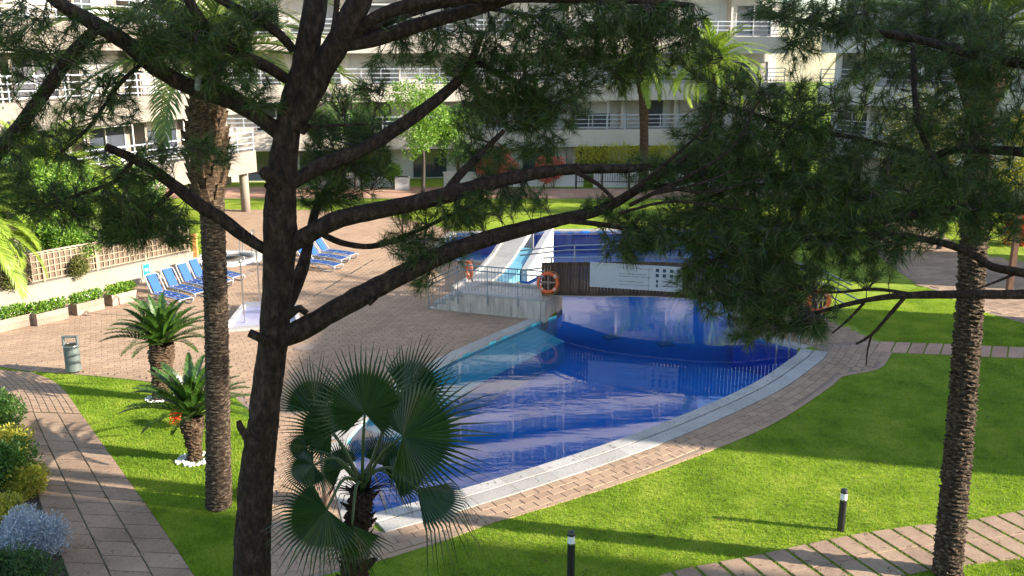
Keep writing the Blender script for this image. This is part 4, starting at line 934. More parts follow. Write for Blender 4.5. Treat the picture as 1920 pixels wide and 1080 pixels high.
def broad_tree(label, c, h, crown_r, mat, n, size, trunk_r=.1, crown_h=None, group=None, k=16, lean=(0, 0)):
    o = thing("garden_tree", label, "tree", (c[0], c[1], 0), group=group); ch = crown_h or h * .6; zc = h - ch / 2
    top = Vector((c[0] + lean[0], c[1] + lean[1], h * .9)); base = Vector((c[0], c[1], -.05))
    path = smooth_path([base, base.lerp(top, .35) + Vector((.08, .05, 0)), base.lerp(top, .7) - Vector((.1, 0, 0)), top], .15)
    V, F = tube(path, np.linspace(trunk_r, trunk_r * .25, len(path)), 10); link("trunk", np_mesh("trunk", V, F, True), "twig_bark", o, True)
    cl = blob_clumps((c[0] + lean[0], c[1] + lean[1], zc), (crown_r * .8, crown_r * .8, ch * .44), k, crown_r * (.36 if k < 20 else .24))
    lm = MB()
    for p, s in cl[:10]:
        b = base.lerp(top, random.uniform(.4, .85)); q = Vector(p); lm.tube([b, b.lerp(q, .5) + Vector((0, 0, .1)), q], [trunk_r * .4, trunk_r * .25, .01], 6)
    lm.build("limb", "twig_bark", o, True); foliage("crown", o, mat, cl, n, size); return o

# feather frond: rachis along +X rising then arching; leaflets both sides
def frond_mesh(L, rise, droop, nl, ll, lw, vee=0.5, sweep=0.6, seed=0, stiff=False):
    r = np.random.default_rng(seed); t = np.linspace(0, 1, 22); ang = rise - droop * t ** 1.4
    dx = np.cos(ang) * L / 21; dz = np.sin(ang) * L / 21; X = np.r_[0, np.cumsum(dx[:-1])]; Z = np.r_[0, np.cumsum(dz[:-1])]
    P = np.c_[X, np.zeros(22), Z]; Vt, Ft = tube(P, np.linspace(.022, .004, 22) * (L / 2.2), 4); V = [Vt]; F = [np.vstack([Ft[:, [0, 1, 2]], Ft[:, [0, 2, 3]]])]; k = len(Vt)
    ts = np.linspace(.14 if not stiff else .08, .995, nl); s = []
    for sd in (-1, 1):
        tt = ts + r.uniform(-.006, .006, nl); tt = np.clip(tt, 0, 1)
        p = np.c_[np.interp(tt, t, X), np.zeros(nl), np.interp(tt, t, Z)]; a = np.interp(tt, t, ang); T = np.c_[np.cos(a), np.zeros(nl), np.sin(a)]; N = np.c_[-np.sin(a), np.zeros(nl), np.cos(a)]
        l = ll * np.clip(np.sin(np.pi * (.12 + .86 * tt)) ** .6, .25, 1) * r.uniform(.88, 1.1, nl); sw = sweep + .5 * tt
        d = T * np.sin(sw)[:, None] + np.array([0, sd, 0]) * (np.cos(sw) * math.cos(vee))[:, None] + N * (np.cos(sw) * math.sin(vee))[:, None]
        d += r.normal(0, .05, d.shape); d /= np.linalg.norm(d, axis=1, keepdims=True)
        w = np.cross(d, N); w /= np.linalg.norm(w, axis=1, keepdims=True) + 1e-9
        q1 = p + d * (l * .5)[:, None]; q2 = p + d * l[:, None]; q2[:, 2] -= (l * (.05 if stiff else .22))
        V.append(np.stack([p + w * lw * .35, p - w * lw * .35, q1 + w * lw * .5, q1 - w * lw * .5, q2], 1).reshape(-1, 3)); i = k + np.arange(nl)[:, None] * 5
        F.append(np.hstack([i, i + 1, i + 3])); F.append(np.hstack([i, i + 3, i + 2])); F.append(np.hstack([i + 2, i + 3, i + 4])); k += 5 * nl
    return np_mesh("frond", np.vstack(V), np.vstack(F))
def palm_trunk(pts, rad, ring=.085, depth=.02, seg=26, seed=0, boots=None):
    P = smooth_path(pts, .022); n = len(P); L = np.linspace(0, 1, n); R = np.interp(L, np.linspace(0, 1, len(rad)), rad)
    V, F = tube(P, R, seg); V = V.reshape(n, seg, 3); Z = V[:, :, 2]; a = np.arange(seg) / seg * 2 * np.pi
    r = np.random.default_rng(seed); ph = r.uniform(0, 2 * np.pi, 5)
    jit = .25 * np.sin(2 * a + ph[0]) + .18 * np.sin(5 * a + ph[1]) + .12 * np.sin(9 * a + ph[2])
    u = (Z / ring + jit[None, :] + .35 * np.sin(Z * 3.1 + ph[3])) % 1.0
    off = depth * (u ** 1.6 - .4) + r.normal(0, depth * .32, u.shape)
    D_ = V - P[:, None, :]; V = P[:, None, :] + D_ * (1 + off / R[:, None])[:, :, None]
    return np_mesh("trunk", V.reshape(-1, 3), F, False)
def feather_palm(name, label, base, top, rad, crown, mat, nfr, L, ll, lw, group=None, elev=(-.5, 1.25), ring=.085, depth=.02, boots=True, droop=1.3, seed=1, nl=60, variants=4, bark="palm_bark", boot_len=1.3, boot_r=.42, az0=0.0):
    o = thing(name, label, "palm tree", (base[0], base[1], base[2]), group=group); base, top = Vector(base), Vector(top)
    mid = base.lerp(top, .5) + Vector((.06, 0, 0)) * crown
    link("trunk", palm_trunk([base - Vector((0, 0, .06)), mid, top], rad, ring, depth, seed=seed), bark, o, True)
    ms = [frond_mesh(L * s, 0.0, droop * q, nl, ll, lw, .35, .55, seed * 10 + i) for i, (s, q) in enumerate(((1, 1), (.92, 1.15), (1.06, .85), (.85, .95))[:variants])]
    for m_ in ms: m_.materials.append(MATS[mat])
    r = np.random.default_rng(seed)
    if boots:
        d = (top - base).normalized(); m = MB()
        for i in range(90):
            t = i / 90; a = i * 2.399; z = boot_len * t; rr_ = boot_r * (.62 + .38 * math.sin(math.pi * min(1, t * 1.1 + .12))) * r.uniform(.92, 1.06)
            c0 = top - d * (boot_len - z); q = c0 + Vector((math.cos(a), math.sin(a), 0)) * rr_ * .7; e = c0 + Vector((math.cos(a), math.sin(a), 0)) * rr_ + Vector((0, 0, .17 + .1 * t))
            s = Vector((-math.sin(a), math.cos(a), 0)) * .075
            m.add([q - s - Vector((0, 0, .1)), q + s - Vector((0, 0, .1)), e + s * .8, e - s * .8, q - s + Vector((0, 0, .14)), q + s + Vector((0, 0, .14))], [(0, 1, 2, 3), (3, 2, 5, 4), (0, 3, 4), (1, 5, 2)])
        m.tube([top - d * boot_len * 1.0, top - d * boot_len * .5, top + Vector((0, 0, .05))], [boot_r * .6, boot_r * .78, boot_r * .5], 14); m.build("leaf_base", "palm_boot", o, True)
    for i in range(nfr):
        f = link("frond", ms[i % len(ms)], None, o, True); t = (i + .5) / nfr; e = elev[0] + (elev[1] - elev[0]) * t; a = az0 + i * 2.3999 + r.normal(0, .1)
        f.location = top + Vector((math.cos(a), math.sin(a), 0)) * .12 * (1 - t) + Vector((0, 0, .05)); f.rotation_euler = (r.normal(0, .12), -e, a)
        f.rotation_mode = 'XYZ'; s = r.uniform(.9, 1.08); f.scale = (s, s, s)
    return o
def sago(label, base, trunk_h, trunk_r, L, nfr, seed, lean=(0, 0)):
    b = Vector(base); t = b + Vector((lean[0], lean[1], trunk_h)); o = thing("sago_palm", label, "sago palm", base, group="sago palms on the narrow lawn")
    link("trunk", palm_trunk([b - Vector((0, 0, .05)), b.lerp(t, .5), t], [trunk_r * .85, trunk_r * .8, trunk_r * .95, trunk_r * 1.35, trunk_r * 1.25], .07, .05, 30, seed), "palm_boot", o, True)
    r = np.random.default_rng(seed); ms = [frond_mesh(L * s, 0, q, 56, .17, .024, .5, .35, seed * 7 + i, True) for i, (s, q) in enumerate(((1, .8), (.95, 1.0), (.9, .65), (1.05, .95)))]
    for m_ in ms: m_.materials.append(MATS["sago_leaf"])
    for i in range(nfr):
        f = link("frond", ms[i % 4], None, o, True); u = (i + .5) / nfr; e = .22 + 1.22 * u ** .9; a = i * 2.3999 + r.normal(0, .1)
        f.location = t + Vector((math.cos(a), math.sin(a), 0)) * trunk_r * .8 * (1 - u) + Vector((0, 0, .02)); f.rotation_euler = (r.normal(0, .1), -e, a); s = r.uniform(.9, 1.06); f.scale = (s, s, s)
    return o

# --- sago palms with white gravel rings
g1, g2 = G(300, 748), G(366, 862)
sago("taller sago palm with thick orange-brown trunk on the narrow lawn", (g1.x, g1.y, 0), 1.42, .215, 1.28, 50, 3, (.18, 0))
sago("nearer sago palm with red flowers beside its trunk", (g2.x, g2.y, 0), .98, .165, 1.3, 48, 5, (.02, 0))
for g, lb_, rr_ in ((g1, "ring of white pebbles round the taller sago trunk", .34), (g2, "ring of white pebbles round the nearer sago trunk", .38)):
    n = 190; a = rng.uniform(0, 2 * np.pi, n); q = rr_ * np.sqrt(rng.uniform(.25, 1, n)); m = MB()
    for i in range(n):
        c = Vector((g.x + q[i] * math.cos(a[i]), g.y + q[i] * math.sin(a[i]) * .9, .02)); s = random.uniform(.022, .042)
        m.add([c + Vector((s, 0, 0)), c + Vector((0, s, 0)), c + Vector((-s, 0, 0)), c + Vector((0, -s, 0)), c + Vector((0, 0, s * .8)), c - Vector((0, 0, s))], [(0, 1, 4), (1, 2, 4), (2, 3, 4), (3, 0, 4), (1, 0, 5), (2, 1, 5), (3, 2, 5), (0, 3, 5)])
    tag(m.build("gravel", "gravel_white"), lb_, "gravel", kind="stuff")
p = G(338, 800); shrub("flower_clump", "small red and orange flower clump left of the nearer sago trunk", "flowers", (p.x, p.y, 0), (.34, .3, .48), "red_flower", 900, .07, 8)

# --- tall palms
b1 = G(410, 950); t1 = D(384, 118, b1.y + .1)
feather_palm("feather_palm", "tall palm with ringed grey trunk and swollen top left of the pine", (b1.x, b1.y, 0), t1, [.235, .215, .20, .20, .21, .21], 1, "phoenix_leaf", 40, 3.0, .48, .026, elev=(-.05, 1.3), seed=2, boot_len=2.25, boot_r=.40, nl=70, droop=1.5)
b2 = G(1776, 1078); t2 = D(1846, 60, b2.y + .2)
feather_palm("feather_palm", "slightly leaning palm with sunlit ringed trunk at the right edge of the lawn", (b2.x, b2.y, 0), t2, [.215, .20, .19, .185, .175, .175], 1, "phoenix_leaf", 34, 2.6, .42, .026, elev=(-.2, 1.25), seed=4, ring=.075, depth=.04, boot_len=1.0, boot_r=.34, nl=56, droop=1.2)
b3 = (8.3, 57.0, 0); t3 = D(1205, 128, 57.0)
feather_palm("feather_palm", "distant palm in front of the back block with bare brown trunk", b3, t3, [.34, .28, .26, .28, .40], 1, "lime_palm", 34, 2.8, .55, .05, elev=(-.6, 1.2), seed=6, bark="palm_boot", ring=.2, depth=.03, boot_len=1.6, boot_r=.42, nl=34, variants=3)
b4 = (9.7, 47.0, 0); t4 = D(1338, 118, 47.0)
feather_palm("feather_palm", "yellow-green palm crown near the upper right wing of the building", b4, t4, [.3, .26, .25, .27, .33], 1, "lime_palm", 44, 3.0, .55, .05, elev=(-.6, 1.3), seed=8, ring=.16, depth=.03, boot_len=1.4, boot_r=.40, nl=40, variants=3)
for k, (x, y, h) in enumerate(((19.3, 22.9, 9.6), (20.6, 24.4, 10.0), (21.4, 26.4, 9.4))):
    feather_palm("feather_palm", ("slender palm beside the lawn outside the picture, nearest", "slender palm beside the lawn outside the picture, middle", "slender palm beside the lawn outside the picture, farthest")[k], (x, y, 0), (x + .2, y, h), [.2, .17, .16, .16], 1, "phoenix_leaf", 20, 2.2, .4, .04, seed=20 + k, nl=26, variants=2, boots=False, ring=.15)
# --- bright palms and shrubs behind the trellis at the left
lp = (-17.3, 33.4, 0)
feather_palm("bushy_palm", "bright lime bushy palm behind the trellis at the left", lp, (-17.2, 33.4, 3.7), [.2, .18, .16], 1, "lime_palm", 60, 3.0, .6, .05, seed=11, elev=(-.35, 1.3), nl=46, variants=3, boots=False, ring=.14, droop=1.2)
feather_palm("bushy_palm", "arching feather palm at the left edge above the trellis", (-17.6, 28.4, 0), (-17.5, 28.3, 2.9), [.2, .18, .16], 1, "lime_palm", 48, 2.9, .55, .045, seed=12, elev=(-.5, 1.2), nl=50, variants=3, boots=False, ring=.14, droop=1.5)
feather_palm("bushy_palm", "second lime palm behind the trellis near the tall palm trunk", (-16.6, 38.0, 0), (-16.6, 38.0, 2.5), [.2, .18, .16], 1, "lime_palm", 30, 2.5, .5, .045, seed=13, elev=(-.3, 1.25), nl=40, variants=3, boots=False, ring=.14, droop=1.2)
for k, (u, v, r, mt, n, sz, lb_) in enumerate(((5.2, 1.3, (1.1, .9, 1.9), "dark_leaf", 3600, .13, "dark green shrub behind the trellis at the left edge"),
        (7.4, 1.1, (1.5, .9, 2.6), "bright_leaf", 6500, .12, "bright yellow-green shrub rising over the middle of the trellis"), (9.6, 1.2, (1.3, .9, 2.3), "mid_leaf", 5000, .12, "mid green shrub over the trellis right of the bright one"),
        (11.6, 1.1, (1.1, .8, 1.8), "bright_leaf", 4000, .12, "bright shrub over the right part of the trellis behind pine needles"))):
    p = wp(u, v, 0); shrub("garden_shrub", lb_, "shrub", p, r, mt, n, sz, 12, group="shrubs behind the trellis")
broad_tree("dark leafy tree at the far left edge behind the lime palm", (-20.2, 35.2), 7.6, 2.2, "dark_leaf", 10000, .2, .16, 5.6)
broad_tree("bright green tree at the far left edge in front of the wing", (-18.3, 31.2), 6.6, 1.5, "mid_leaf", 7000, .17, .12, 4.6)
broad_tree("bright green tree over the trellis beside the lime palm", (-16.0, 31.6), 5.0, 1.7, "bright_leaf", 8000, .15, .1, 3.6, k=26)
broad_tree("leafy tree in front of the left wing by the tall palm trunk", (-15.2, 36.0), 4.6, 1.6, "mid_leaf", 7000, .15, .1, 3.4, k=26)
for u, z, r, lb_, n in ((4.75, .78, (.42, .34, .78), "olive climber hanging over the wall at the left of the trellis", 1700), (7.05, .72, (.5, .34, .85), "round olive climber growing on the middle of the trellis", 2600)):
    q = wp(u, -.05, z - .12); o = thing("climber", lb_, "plant", q); foliage("foliage", o, "olive_leaf", blob_clumps((q[0], q[1], q[2] + r[2] * .55), (r[0] * .6, r[1] * .5, r[2] * .35), 9, .22), n, .11, aspect=.22)
    MB().tube([(q[0], q[1], q[2] + .1), (q[0] - wn_.x * .12, q[1] - wn_.y * .12, q[2] + .8)], .015, 5).build("stem", "twig_bark", o, True)
# planter boxes along the wall
for k, (px, py, w, lb_, fl) in enumerate(((34, 618, 1.12, "low wooden planter at the left picture edge, nearest of four", 0), (101, 606, 1.02, "second wooden planter from the left edge with bright leafy plants", 0), (172, 587, .95, "third wooden planter from the left edge below the trellis", 0), (236, 570, .95, "fourth wooden planter, with yellow flowers beside the loungers", 1))):
    p = G(px, py); o = thing("planter_box", lb_, "planter", (p.x, p.y, .02), wrz, "wooden planters along the cream wall")
    q = Vector((p.x, p.y, 0)) - Vector((wn_.x, wn_.y, 0)) * .22; o.location = (q.x, q.y, .02)
    for j in range(2):
        z = .1 + .19 * j
        for s in (-1, 1):
            MB().box((0, .2 * s, z), (w, .03, .182)).build("plank", "planter_wood", o); MB().box((s * (w / 2 - .016), 0, z), (.03, .366, .182)).build("plank", "planter_wood", o)
    MB().box((0, 0, .33), (w - .06, .36, .02)).build("soil", "soil", o)
    cl = [(np.array([x, 0, .48 + .05 * random.random()]), (.2, .2, .16)) for x in np.linspace(-w / 2 + .14, w / 2 - .14, 5)]
    V, F = leaf_cloud(cl, 900, .11, aspect=.5, shell=.3, up=.5); link("foliage", np_mesh("foliage", V, F), "bright_leaf", o)
    V, F = leaf_cloud(cl, 60, .05, aspect=.9, shell=.9, up=.5); link("blossom", np_mesh("blossom", V, F), "yellow_leaf" if fl else "white_flower", o)
# far shrubs, hedge, trees
shrub("flowering_shrub", "large red-leaved flowering shrub in front of the back block", "shrub", (-.9, 57.6, 0), (2.0, .9, 2.9), "pink_flower", 4200, .2, 14)
shrub("flowering_shrub", "smaller reddish shrub right of the large red one", "shrub", (2.6, 57.7, 0), (1.3, .7, 2.3), "pink_flower", 2400, .18, 10)
hd = thing("hedge", "clipped yellow-green hedge above the dark fence by the back block", "hedge", (7.0, 58.9, 0))
foliage("foliage", hd, "yellow_leaf", [(np.array([x, 58.9, 1.9 + .1 * math.sin(x * 2)]), (.6, .45, .75)) for x in np.arange(4.6, 10.2, .5)], 7000, .14); foliage("lower_foliage", hd, "mid_leaf", [(np.array([x, 58.9, .9]), (.6, .45, .85)) for x in np.arange(4.6, 10.2, .5)], 3500, .15)
broad_tree("slim bright green tree with bare lower trunk on the far walk", (-5.45, 55.2), 7.0, 2.7, "bright_leaf", 9000, .17, .13, 5.4, k=34)
broad_tree("darker green slim tree just right of the bright one", (-3.4, 56.4), 5.6, 1.9, "mid_leaf", 5500, .17, .11, 4.2, k=26)
broad_tree("pale green tree near the balcony corner left of the slim trees", (-9.8, 56.6), 6.4, 2.3, "mid_leaf", 6500, .17, .12, 4.6, k=28)
shrub("garden_shrub", "low bright shrub at the foot of the slim green tree", "shrub", (-7.6, 57.8, 0), (1.1, .6, 1.7), "bright_leaf", 1500, .17, 8)
shrub("garden_shrub", "dark shrub under the balcony corner by the column", "shrub", (-13.0, 55.5, 0), (1.6, .8, 1.6), "mid_leaf", 1800, .17, 8)
for k, (x, y, h, r, mt, lb_) in enumerate(((14.5, 46.5, 5.6, 2.0, "mid_leaf", "green tree behind the pine needles left of the timber posts"), (19.5, 44.0, 6.5, 2.4, "olive_leaf", "olive toned tree behind the pine needles at the right"), (24.0, 42.0, 6.0, 2.3, "yellow_leaf", "yellow leaved tree at the far right edge"), (12.6, 50.0, 4.2, 1.7, "dark_leaf", "small dark tree in front of the back block at the right"), (18.5, 38.5, 3.4, 1.5, "mid_leaf", "small round green tree near the winding path"))):
    broad_tree(lb_, (x, y), h, r, mt, 5200, .2, .13, h * .72)
for k, (x, y, r, mt, lb_) in enumerate(((11.5, 45.8, (2.2, .8, 1.1), "mid_leaf", "low green hedge beyond the back pool at the right"), (15.8, 43.4, (2.0, .8, 1.2), "bright_leaf", "bright low shrub left of the winding path"), (22.5, 39.5, (1.5, .9, 1.3), "red_flower", "orange-red flowering shrub at the far right"))):
    shrub("garden_shrub", lb_, "shrub", (x, y, 0), r, mt, 2600, .15, 14)
# near-left border: mixed hedge, silver bush, rosemary
bed = [tuple(p) for p in PL[::-1]] + [G2(-160, 700), G2(-160, 1150)]
tag(sheet("planting_bed", bed, [], 0.004, "soil"), kind="structure")
for k, (px, py, r, mt, n, sz, lb_, cat) in enumerate((( -25, 815, (.75, .6, .75), "mid_leaf", 9000, .06, "dark green clipped bush at the left edge, farthest of the border", "bush"),
        (12, 856, (.52, .42, .5), "yellow_leaf", 6500, .05, "golden leaved bush on the path edge behind the green one", "bush"), (2, 925, (.62, .55, .85), "mid_leaf", 10000, .06, "rounded green bush in the middle of the left border", "bush"),
        (52, 925, (.36, .45, .46), "yellow_leaf", 6000, .045, "golden edging bush beside the path in the middle of the border", "bush"), (-14, 985, (.75, .3, .42), "yellow_leaf", 6000, .045, "golden edging behind the silver bush", "bush"),
        (62, 1045, (.58, .50, .60), "silver_leaf", 15000, .045, "silver-grey rounded bush beside the garden path", "bush"), (10, 1118, (.95, .52, .50), "dark_leaf", 13000, .06, "dark rosemary-like bush at the bottom left corner", "bush"))):
    p = G(px, py); r = tuple(q * 1.22 for q in r); n = int(n * 1.3); shrub("border_bush", lb_, cat, (p.x, p.y, 0), r, mt, n, sz * 1.2, 36, lump=.42, aspect=.3 if mt in ("dark_leaf", "silver_leaf") else .55, shell=.55, up=.3)

# ================================================================== FAN PALM IN THE FOREGROUND
YF = 8.4
def fan_leaf(parent, hub, axis, normal, R, spread, nseg, tipdroop, fold, seed):
    """pleated fan: hub, main axis, facing normal; segments joined to half radius then free tips"""
    r = np.random.default_rng(seed); x = Vector(axis).normalized(); z = Vector(normal); z = (z - x * z.dot(x)).normalized(); y = z.cross(x); V = []; F = []
    A = np.linspace(-spread, spread, nseg + 1); hub = Vector(hub)
    def P(a, rad, lift): 
        s = abs(a) / math.pi; v = hub + (x * math.cos(a) + y * math.sin(a)) * rad + z * (lift - fold * rad * math.sin(abs(a)) ** 2 )
        return v
    for i in range(nseg):
        a0, a1 = A[i], A[i + 1]; am = (a0 + a1) / 2; rr_ = R * (1 - .40 * min(1, abs(am) / 2.2) ** 1.4) * r.uniform(.82, 1.08); j = .47 * R * (1 - .34 * min(1, abs(am) / 2.2) ** 1.4)
        k = len(V); tip = P(am + r.normal(0, .035), rr_, -tipdroop * rr_ * .25 * r.uniform(.4, 1.6)) - Vector((0, 0, 1)) * tipdroop * rr_ * .35 * r.uniform(.3, 1.5)
        m1 = P(am, j * 1.28, .012 * R)
        V += [hub, P(a0, j, 0), P(am, j, .014 * R), P(a1, j, 0), m1 + (P(a0, j, 0) - P(a1, j, 0)) * .26, m1, m1 + (P(a1, j, 0) - P(a0, j, 0)) * .26, tip]
        F += [(k, k + 1, k + 2), (k, k + 2, k + 3), (k + 1, k + 4, k + 5), (k + 1, k + 5, k + 2), (k + 2, k + 5, k + 6), (k + 2, k + 6, k + 3), (k + 4, k + 7, k + 5), (k + 5, k + 7, k + 6)]
    return link("leaf_blade", np_mesh("leaf_blade", [tuple(v) for v in V], F), "fan_leaf", parent, True)
fp_b = G(664, 1080); cc = D(678, 900, YF); base = Vector((D(662, 1080, YF).x - .12, YF - .05, 0))
fp = thing("fan_palm", "dark green fan palm with spiky round leaves in front of the pool", "palm tree", base)
link("trunk", palm_trunk([base, D(664, 1080, YF), cc - Vector((0, 0, .1))], [.19, .17, .15, .125, .10], .07, .05, 24, 9), "fan_bark", fp, True)
m = MB()
for i in range(46):                                                # dead leaf bases on the trunk
    t = i / 46; a = i * 2.4; c0 = D(664, 1080, YF).lerp(cc, t) - Vector((0, 0, .1)); o_ = Vector((math.cos(a), math.sin(a), 0)); s = Vector((-math.sin(a), math.cos(a), 0)) * .035
    q = c0 + o_ * (.14 - .04 * t); e = q + o_ * random.uniform(.05, .1) + Vector((0, 0, random.uniform(.03, .10))); m.add([q - s, q + s, e + s * .4, e - s * .4, q - Vector((0, 0, .06))], [(0, 1, 2, 3), (0, 3, 4), (4, 2, 1), (4, 3, 2)])
m.build("leaf_base", "fan_bark", fp, True)
k_ = YF / FPX * 1.02
fans = [ # hub px, depth offset, axis (image x, up, away), normal, R px, spread, tip droop, fold
    ((684, 775), -.15, (.02, 1, .25), (0, -1, .25), 160, 2.4, .06, .05), ((755, 818), -.25, (1, .38, -.1), (-.1, -1, .35), 198, 2.2, .10, .12),
    ((757, 740), .35, (.75, .75, .3), (-.2, -1, .4), 148, 1.4, .05, .3), ((622, 812), .15, (-.75, .55, .2), (.2, -1, .2), 128, 2.2, .15, .15),
    ((590, 770), .45, (-.35, 1, .3), (.2, -1, .1), 126, 1.3, .05, .35), ((573, 838), .1, (-1, .1, -.2), (.1, -.8, .7), 62, 2.3, .2, .1),
    ((588, 872), -.1, (-.9, -.35, -.35), (.2, -.6, .9), 92, 1.9, .55, .2), ((613, 955), -.55, (-.75, -.62, -.35), (-.1, -1, .55), 150, 1.75, .3, .1),
    ((660, 985), -.5, (.1, -1, -.25), (.1, -1, .3), 120, 1.0, .2, .5), ((736, 893), .2, (1, .12, .3), (0, -.35, 1), 128, 1.5, .15, .15),
    ((782, 917), -.3, (.9, -.32, -.2), (.25, -.4, 1), 160, .95, .95, .4), ((716, 870), .5, (.6, .5, .6), (0, -1, .4), 100, 1.9, .1, .1), ((640, 880), .5, (-.6, .3, .6), (0, -1, .4), 100, 1.9, .1, .1)]
for i, (h, dy, ax, nm, R, sp, td, fo) in enumerate(fans):
    hub = D(h[0], h[1], YF + dy); ax = Vector((ax[0], ax[2], ax[1])); nm = Vector((nm[0], nm[1], nm[2]))
    st_ = cc + Vector((0, 0, -.12 + .012 * i)); mid_ = st_.lerp(hub, .5) + Vector((0, 0, .10 + .08 * (ax.z < 0)))
    pet = MB().tube(smooth_path([st_, mid_, hub], .06), np.linspace(.021, .012, len(smooth_path([st_, mid_, hub], .06))), 6).build("petiole", "fan_petiole", fp, True, True)
    fan_leaf(pet, hub, ax, nm, R * k_, sp, int(19 * sp) + 6, td, fo, 40 + i)
m = MB()
for i in range(26):                                                # fibres and dry strands in the crown
    a = i * 2.4; q = cc + Vector((math.cos(a) * .1, math.sin(a) * .1, -.1)); m.tube([q, q + Vector((math.cos(a) * .18, math.sin(a) * .18, .06)), q + Vector((math.cos(a) * .3, math.sin(a) * .3, -.14))], [.008, .005, .002], 4)
m.build("fibre", "fan_bark", fp, True)

# ================================================================== PINES
def pxr(r, Y): return r * Y / FPX * 1.03
def bark_tube(pts, rad, seg, amp, step, seed):
    P = smooth_path(pts, step); n = len(P); R = np.interp(np.linspace(0, 1, n), np.linspace(0, 1, len(rad)), rad)
    V, F = tube(P, R, seg); V = V.reshape(n, seg, 3)
    for i in range(n):
        for j in range(seg):
            v = V[i, j]; d = v - P[i]
            q = noise.noise(Vector((v[0] * 9 + seed, v[1] * 9, v[2] * 2.6))) * .6 + noise.noise(Vector((v[0] * 26, v[1] * 26 + seed, v[2] * 8))) * .5
            k = noise.noise(Vector((v[0] * 2.2, v[1] * 2.2 + seed, v[2] * 2.2)))
            V[i, j] = P[i] + d * (1 + amp * (q if q > -.1 else -.1 + 2.2 * (q + .1)) + .07 * k)
    return np_mesh("branch", V.reshape(-1, 3), F, False), P
class Pine:
    def __init__(self, label, base, seed):
        self.o = thing("pine_tree", label, "pine tree", base); self.rng = np.random.default_rng(seed); self.nodes = []; self.tw = MB(); self.need = []; self.seed = seed
    def limb(self, pts, r, name="branch", grow=.25, seg=12, amp=.10, step=.07):
        """pts: (px, py, Y) or world points; r: radii in px at those depths or metres"""
        W = [D(*p) for p in pts]; Ys = [p[2] for p in pts]; R = [pxr(a, y) for a, y in zip(r, Ys)]
        me, P = bark_tube(W, R, seg, amp, step, self.seed + len(self.nodes))
        me.name = name; link(name, me, "pine_bark", self.o, True)
        k = int(len(P) * grow); self.nodes += [tuple(p) for p in P[k::3]]; return P
    def tufts(self, blobs):
        """blobs: (px, py, rx, ry, Y, dY, n): twig tips spread through the blob, each twig grown from the nearest wood"""
        tips = []
        for (px, py, rx, ry, Y, dY, n) in blobs:
            n = int(n * 2.0)
            c = D(px, py, Y); sx, sz = pxr(rx, Y), pxr(ry, Y)
            d = self.rng.normal(size=(n, 3)); d /= np.linalg.norm(d, axis=1, keepdims=True); q = self.rng.random(n) ** .42
            tips.append(np.array(tuple(c)) + d * q[:, None] * np.array([sx, dY, sz]))
        T = np.vstack(tips); N = np.array(self.nodes)
        d0 = np.array([np.min(np.linalg.norm(N - t, axis=1)) for t in T]); T = T[np.argsort(d0)]
        nodes = list(self.nodes)
        arr = np.zeros((len(nodes) + 6 * len(T), 3)); arr[:len(nodes)] = nodes; k = len(nodes)
        for t in T:
            dd = np.linalg.norm(arr[:k] - t, axis=1); i = int(np.argmin(dd + 0.25 * np.maximum(0, .16 - dd) * 10)); s = arr[i].copy(); L = np.linalg.norm(t - s)
            if L < .05: continue
            bend = self.rng.normal(0, .10, 3) * L; bend[2] -= .05 * L
            u = np.linspace(0, 1, 6)[:, None]; P = s * (1 - u) + t * u + bend * (np.sin(np.pi * u))
            P[-1, 2] += .04 * L; r0 = min(.012, .0035 + .006 * L)
            V, F = tube(P, np.linspace(r0, .0025, 6), 4); self.tw.add(V.tolist(), F.tolist())
            for q in (2, 3, 4):
                if L > .25: arr[k] = P[q]; k += 1
            self.needles(P, L)
    def needles(self, P, L):
        r = self.rng; d = P[-1] - P[-3]; d /= np.linalg.norm(d) + 1e-9; reach = min(.20, L * .7) * r.uniform(.6, 1.2); m = int(26 + 110 * reach)
        tt = r.random(m) ** .6                                     # crowded towards the tip
        base = P[-1] - d * ((1 - tt) * reach)[:, None]
        rad = r.normal(size=(m, 3)); rad -= (rad @ d)[:, None] * d; rad /= np.linalg.norm(rad, axis=1, keepdims=True) + 1e-9
        a = r.uniform(.2, 1.3, m); dirs = d * np.cos(a)[:, None] + rad * np.sin(a)[:, None]; dirs[:, 2] -= .08
        ln = r.uniform(.10, .18, m); tip = base + dirs * ln[:, None]; tip[:, 2] -= ln * .10
        side = np.cross(dirs, r.normal(size=(m, 3))); side /= np.linalg.norm(side, axis=1, keepdims=True) + 1e-9; w = .0024
        self.need.append(np.stack([base + side * w, base - side * w, tip], 1))
    def finish(self):
        t = self.tw.build("twig", "twig_bark", self.o, True); t["kind"] = "stuff"
        V = np.concatenate(self.need).reshape(-1, 3); o = link("needle", np_mesh("needle", V, np.arange(len(V)).reshape(-1, 3)), "needle", self.o, True); o["kind"] = "stuff"
        print("needles", len(V) // 3)

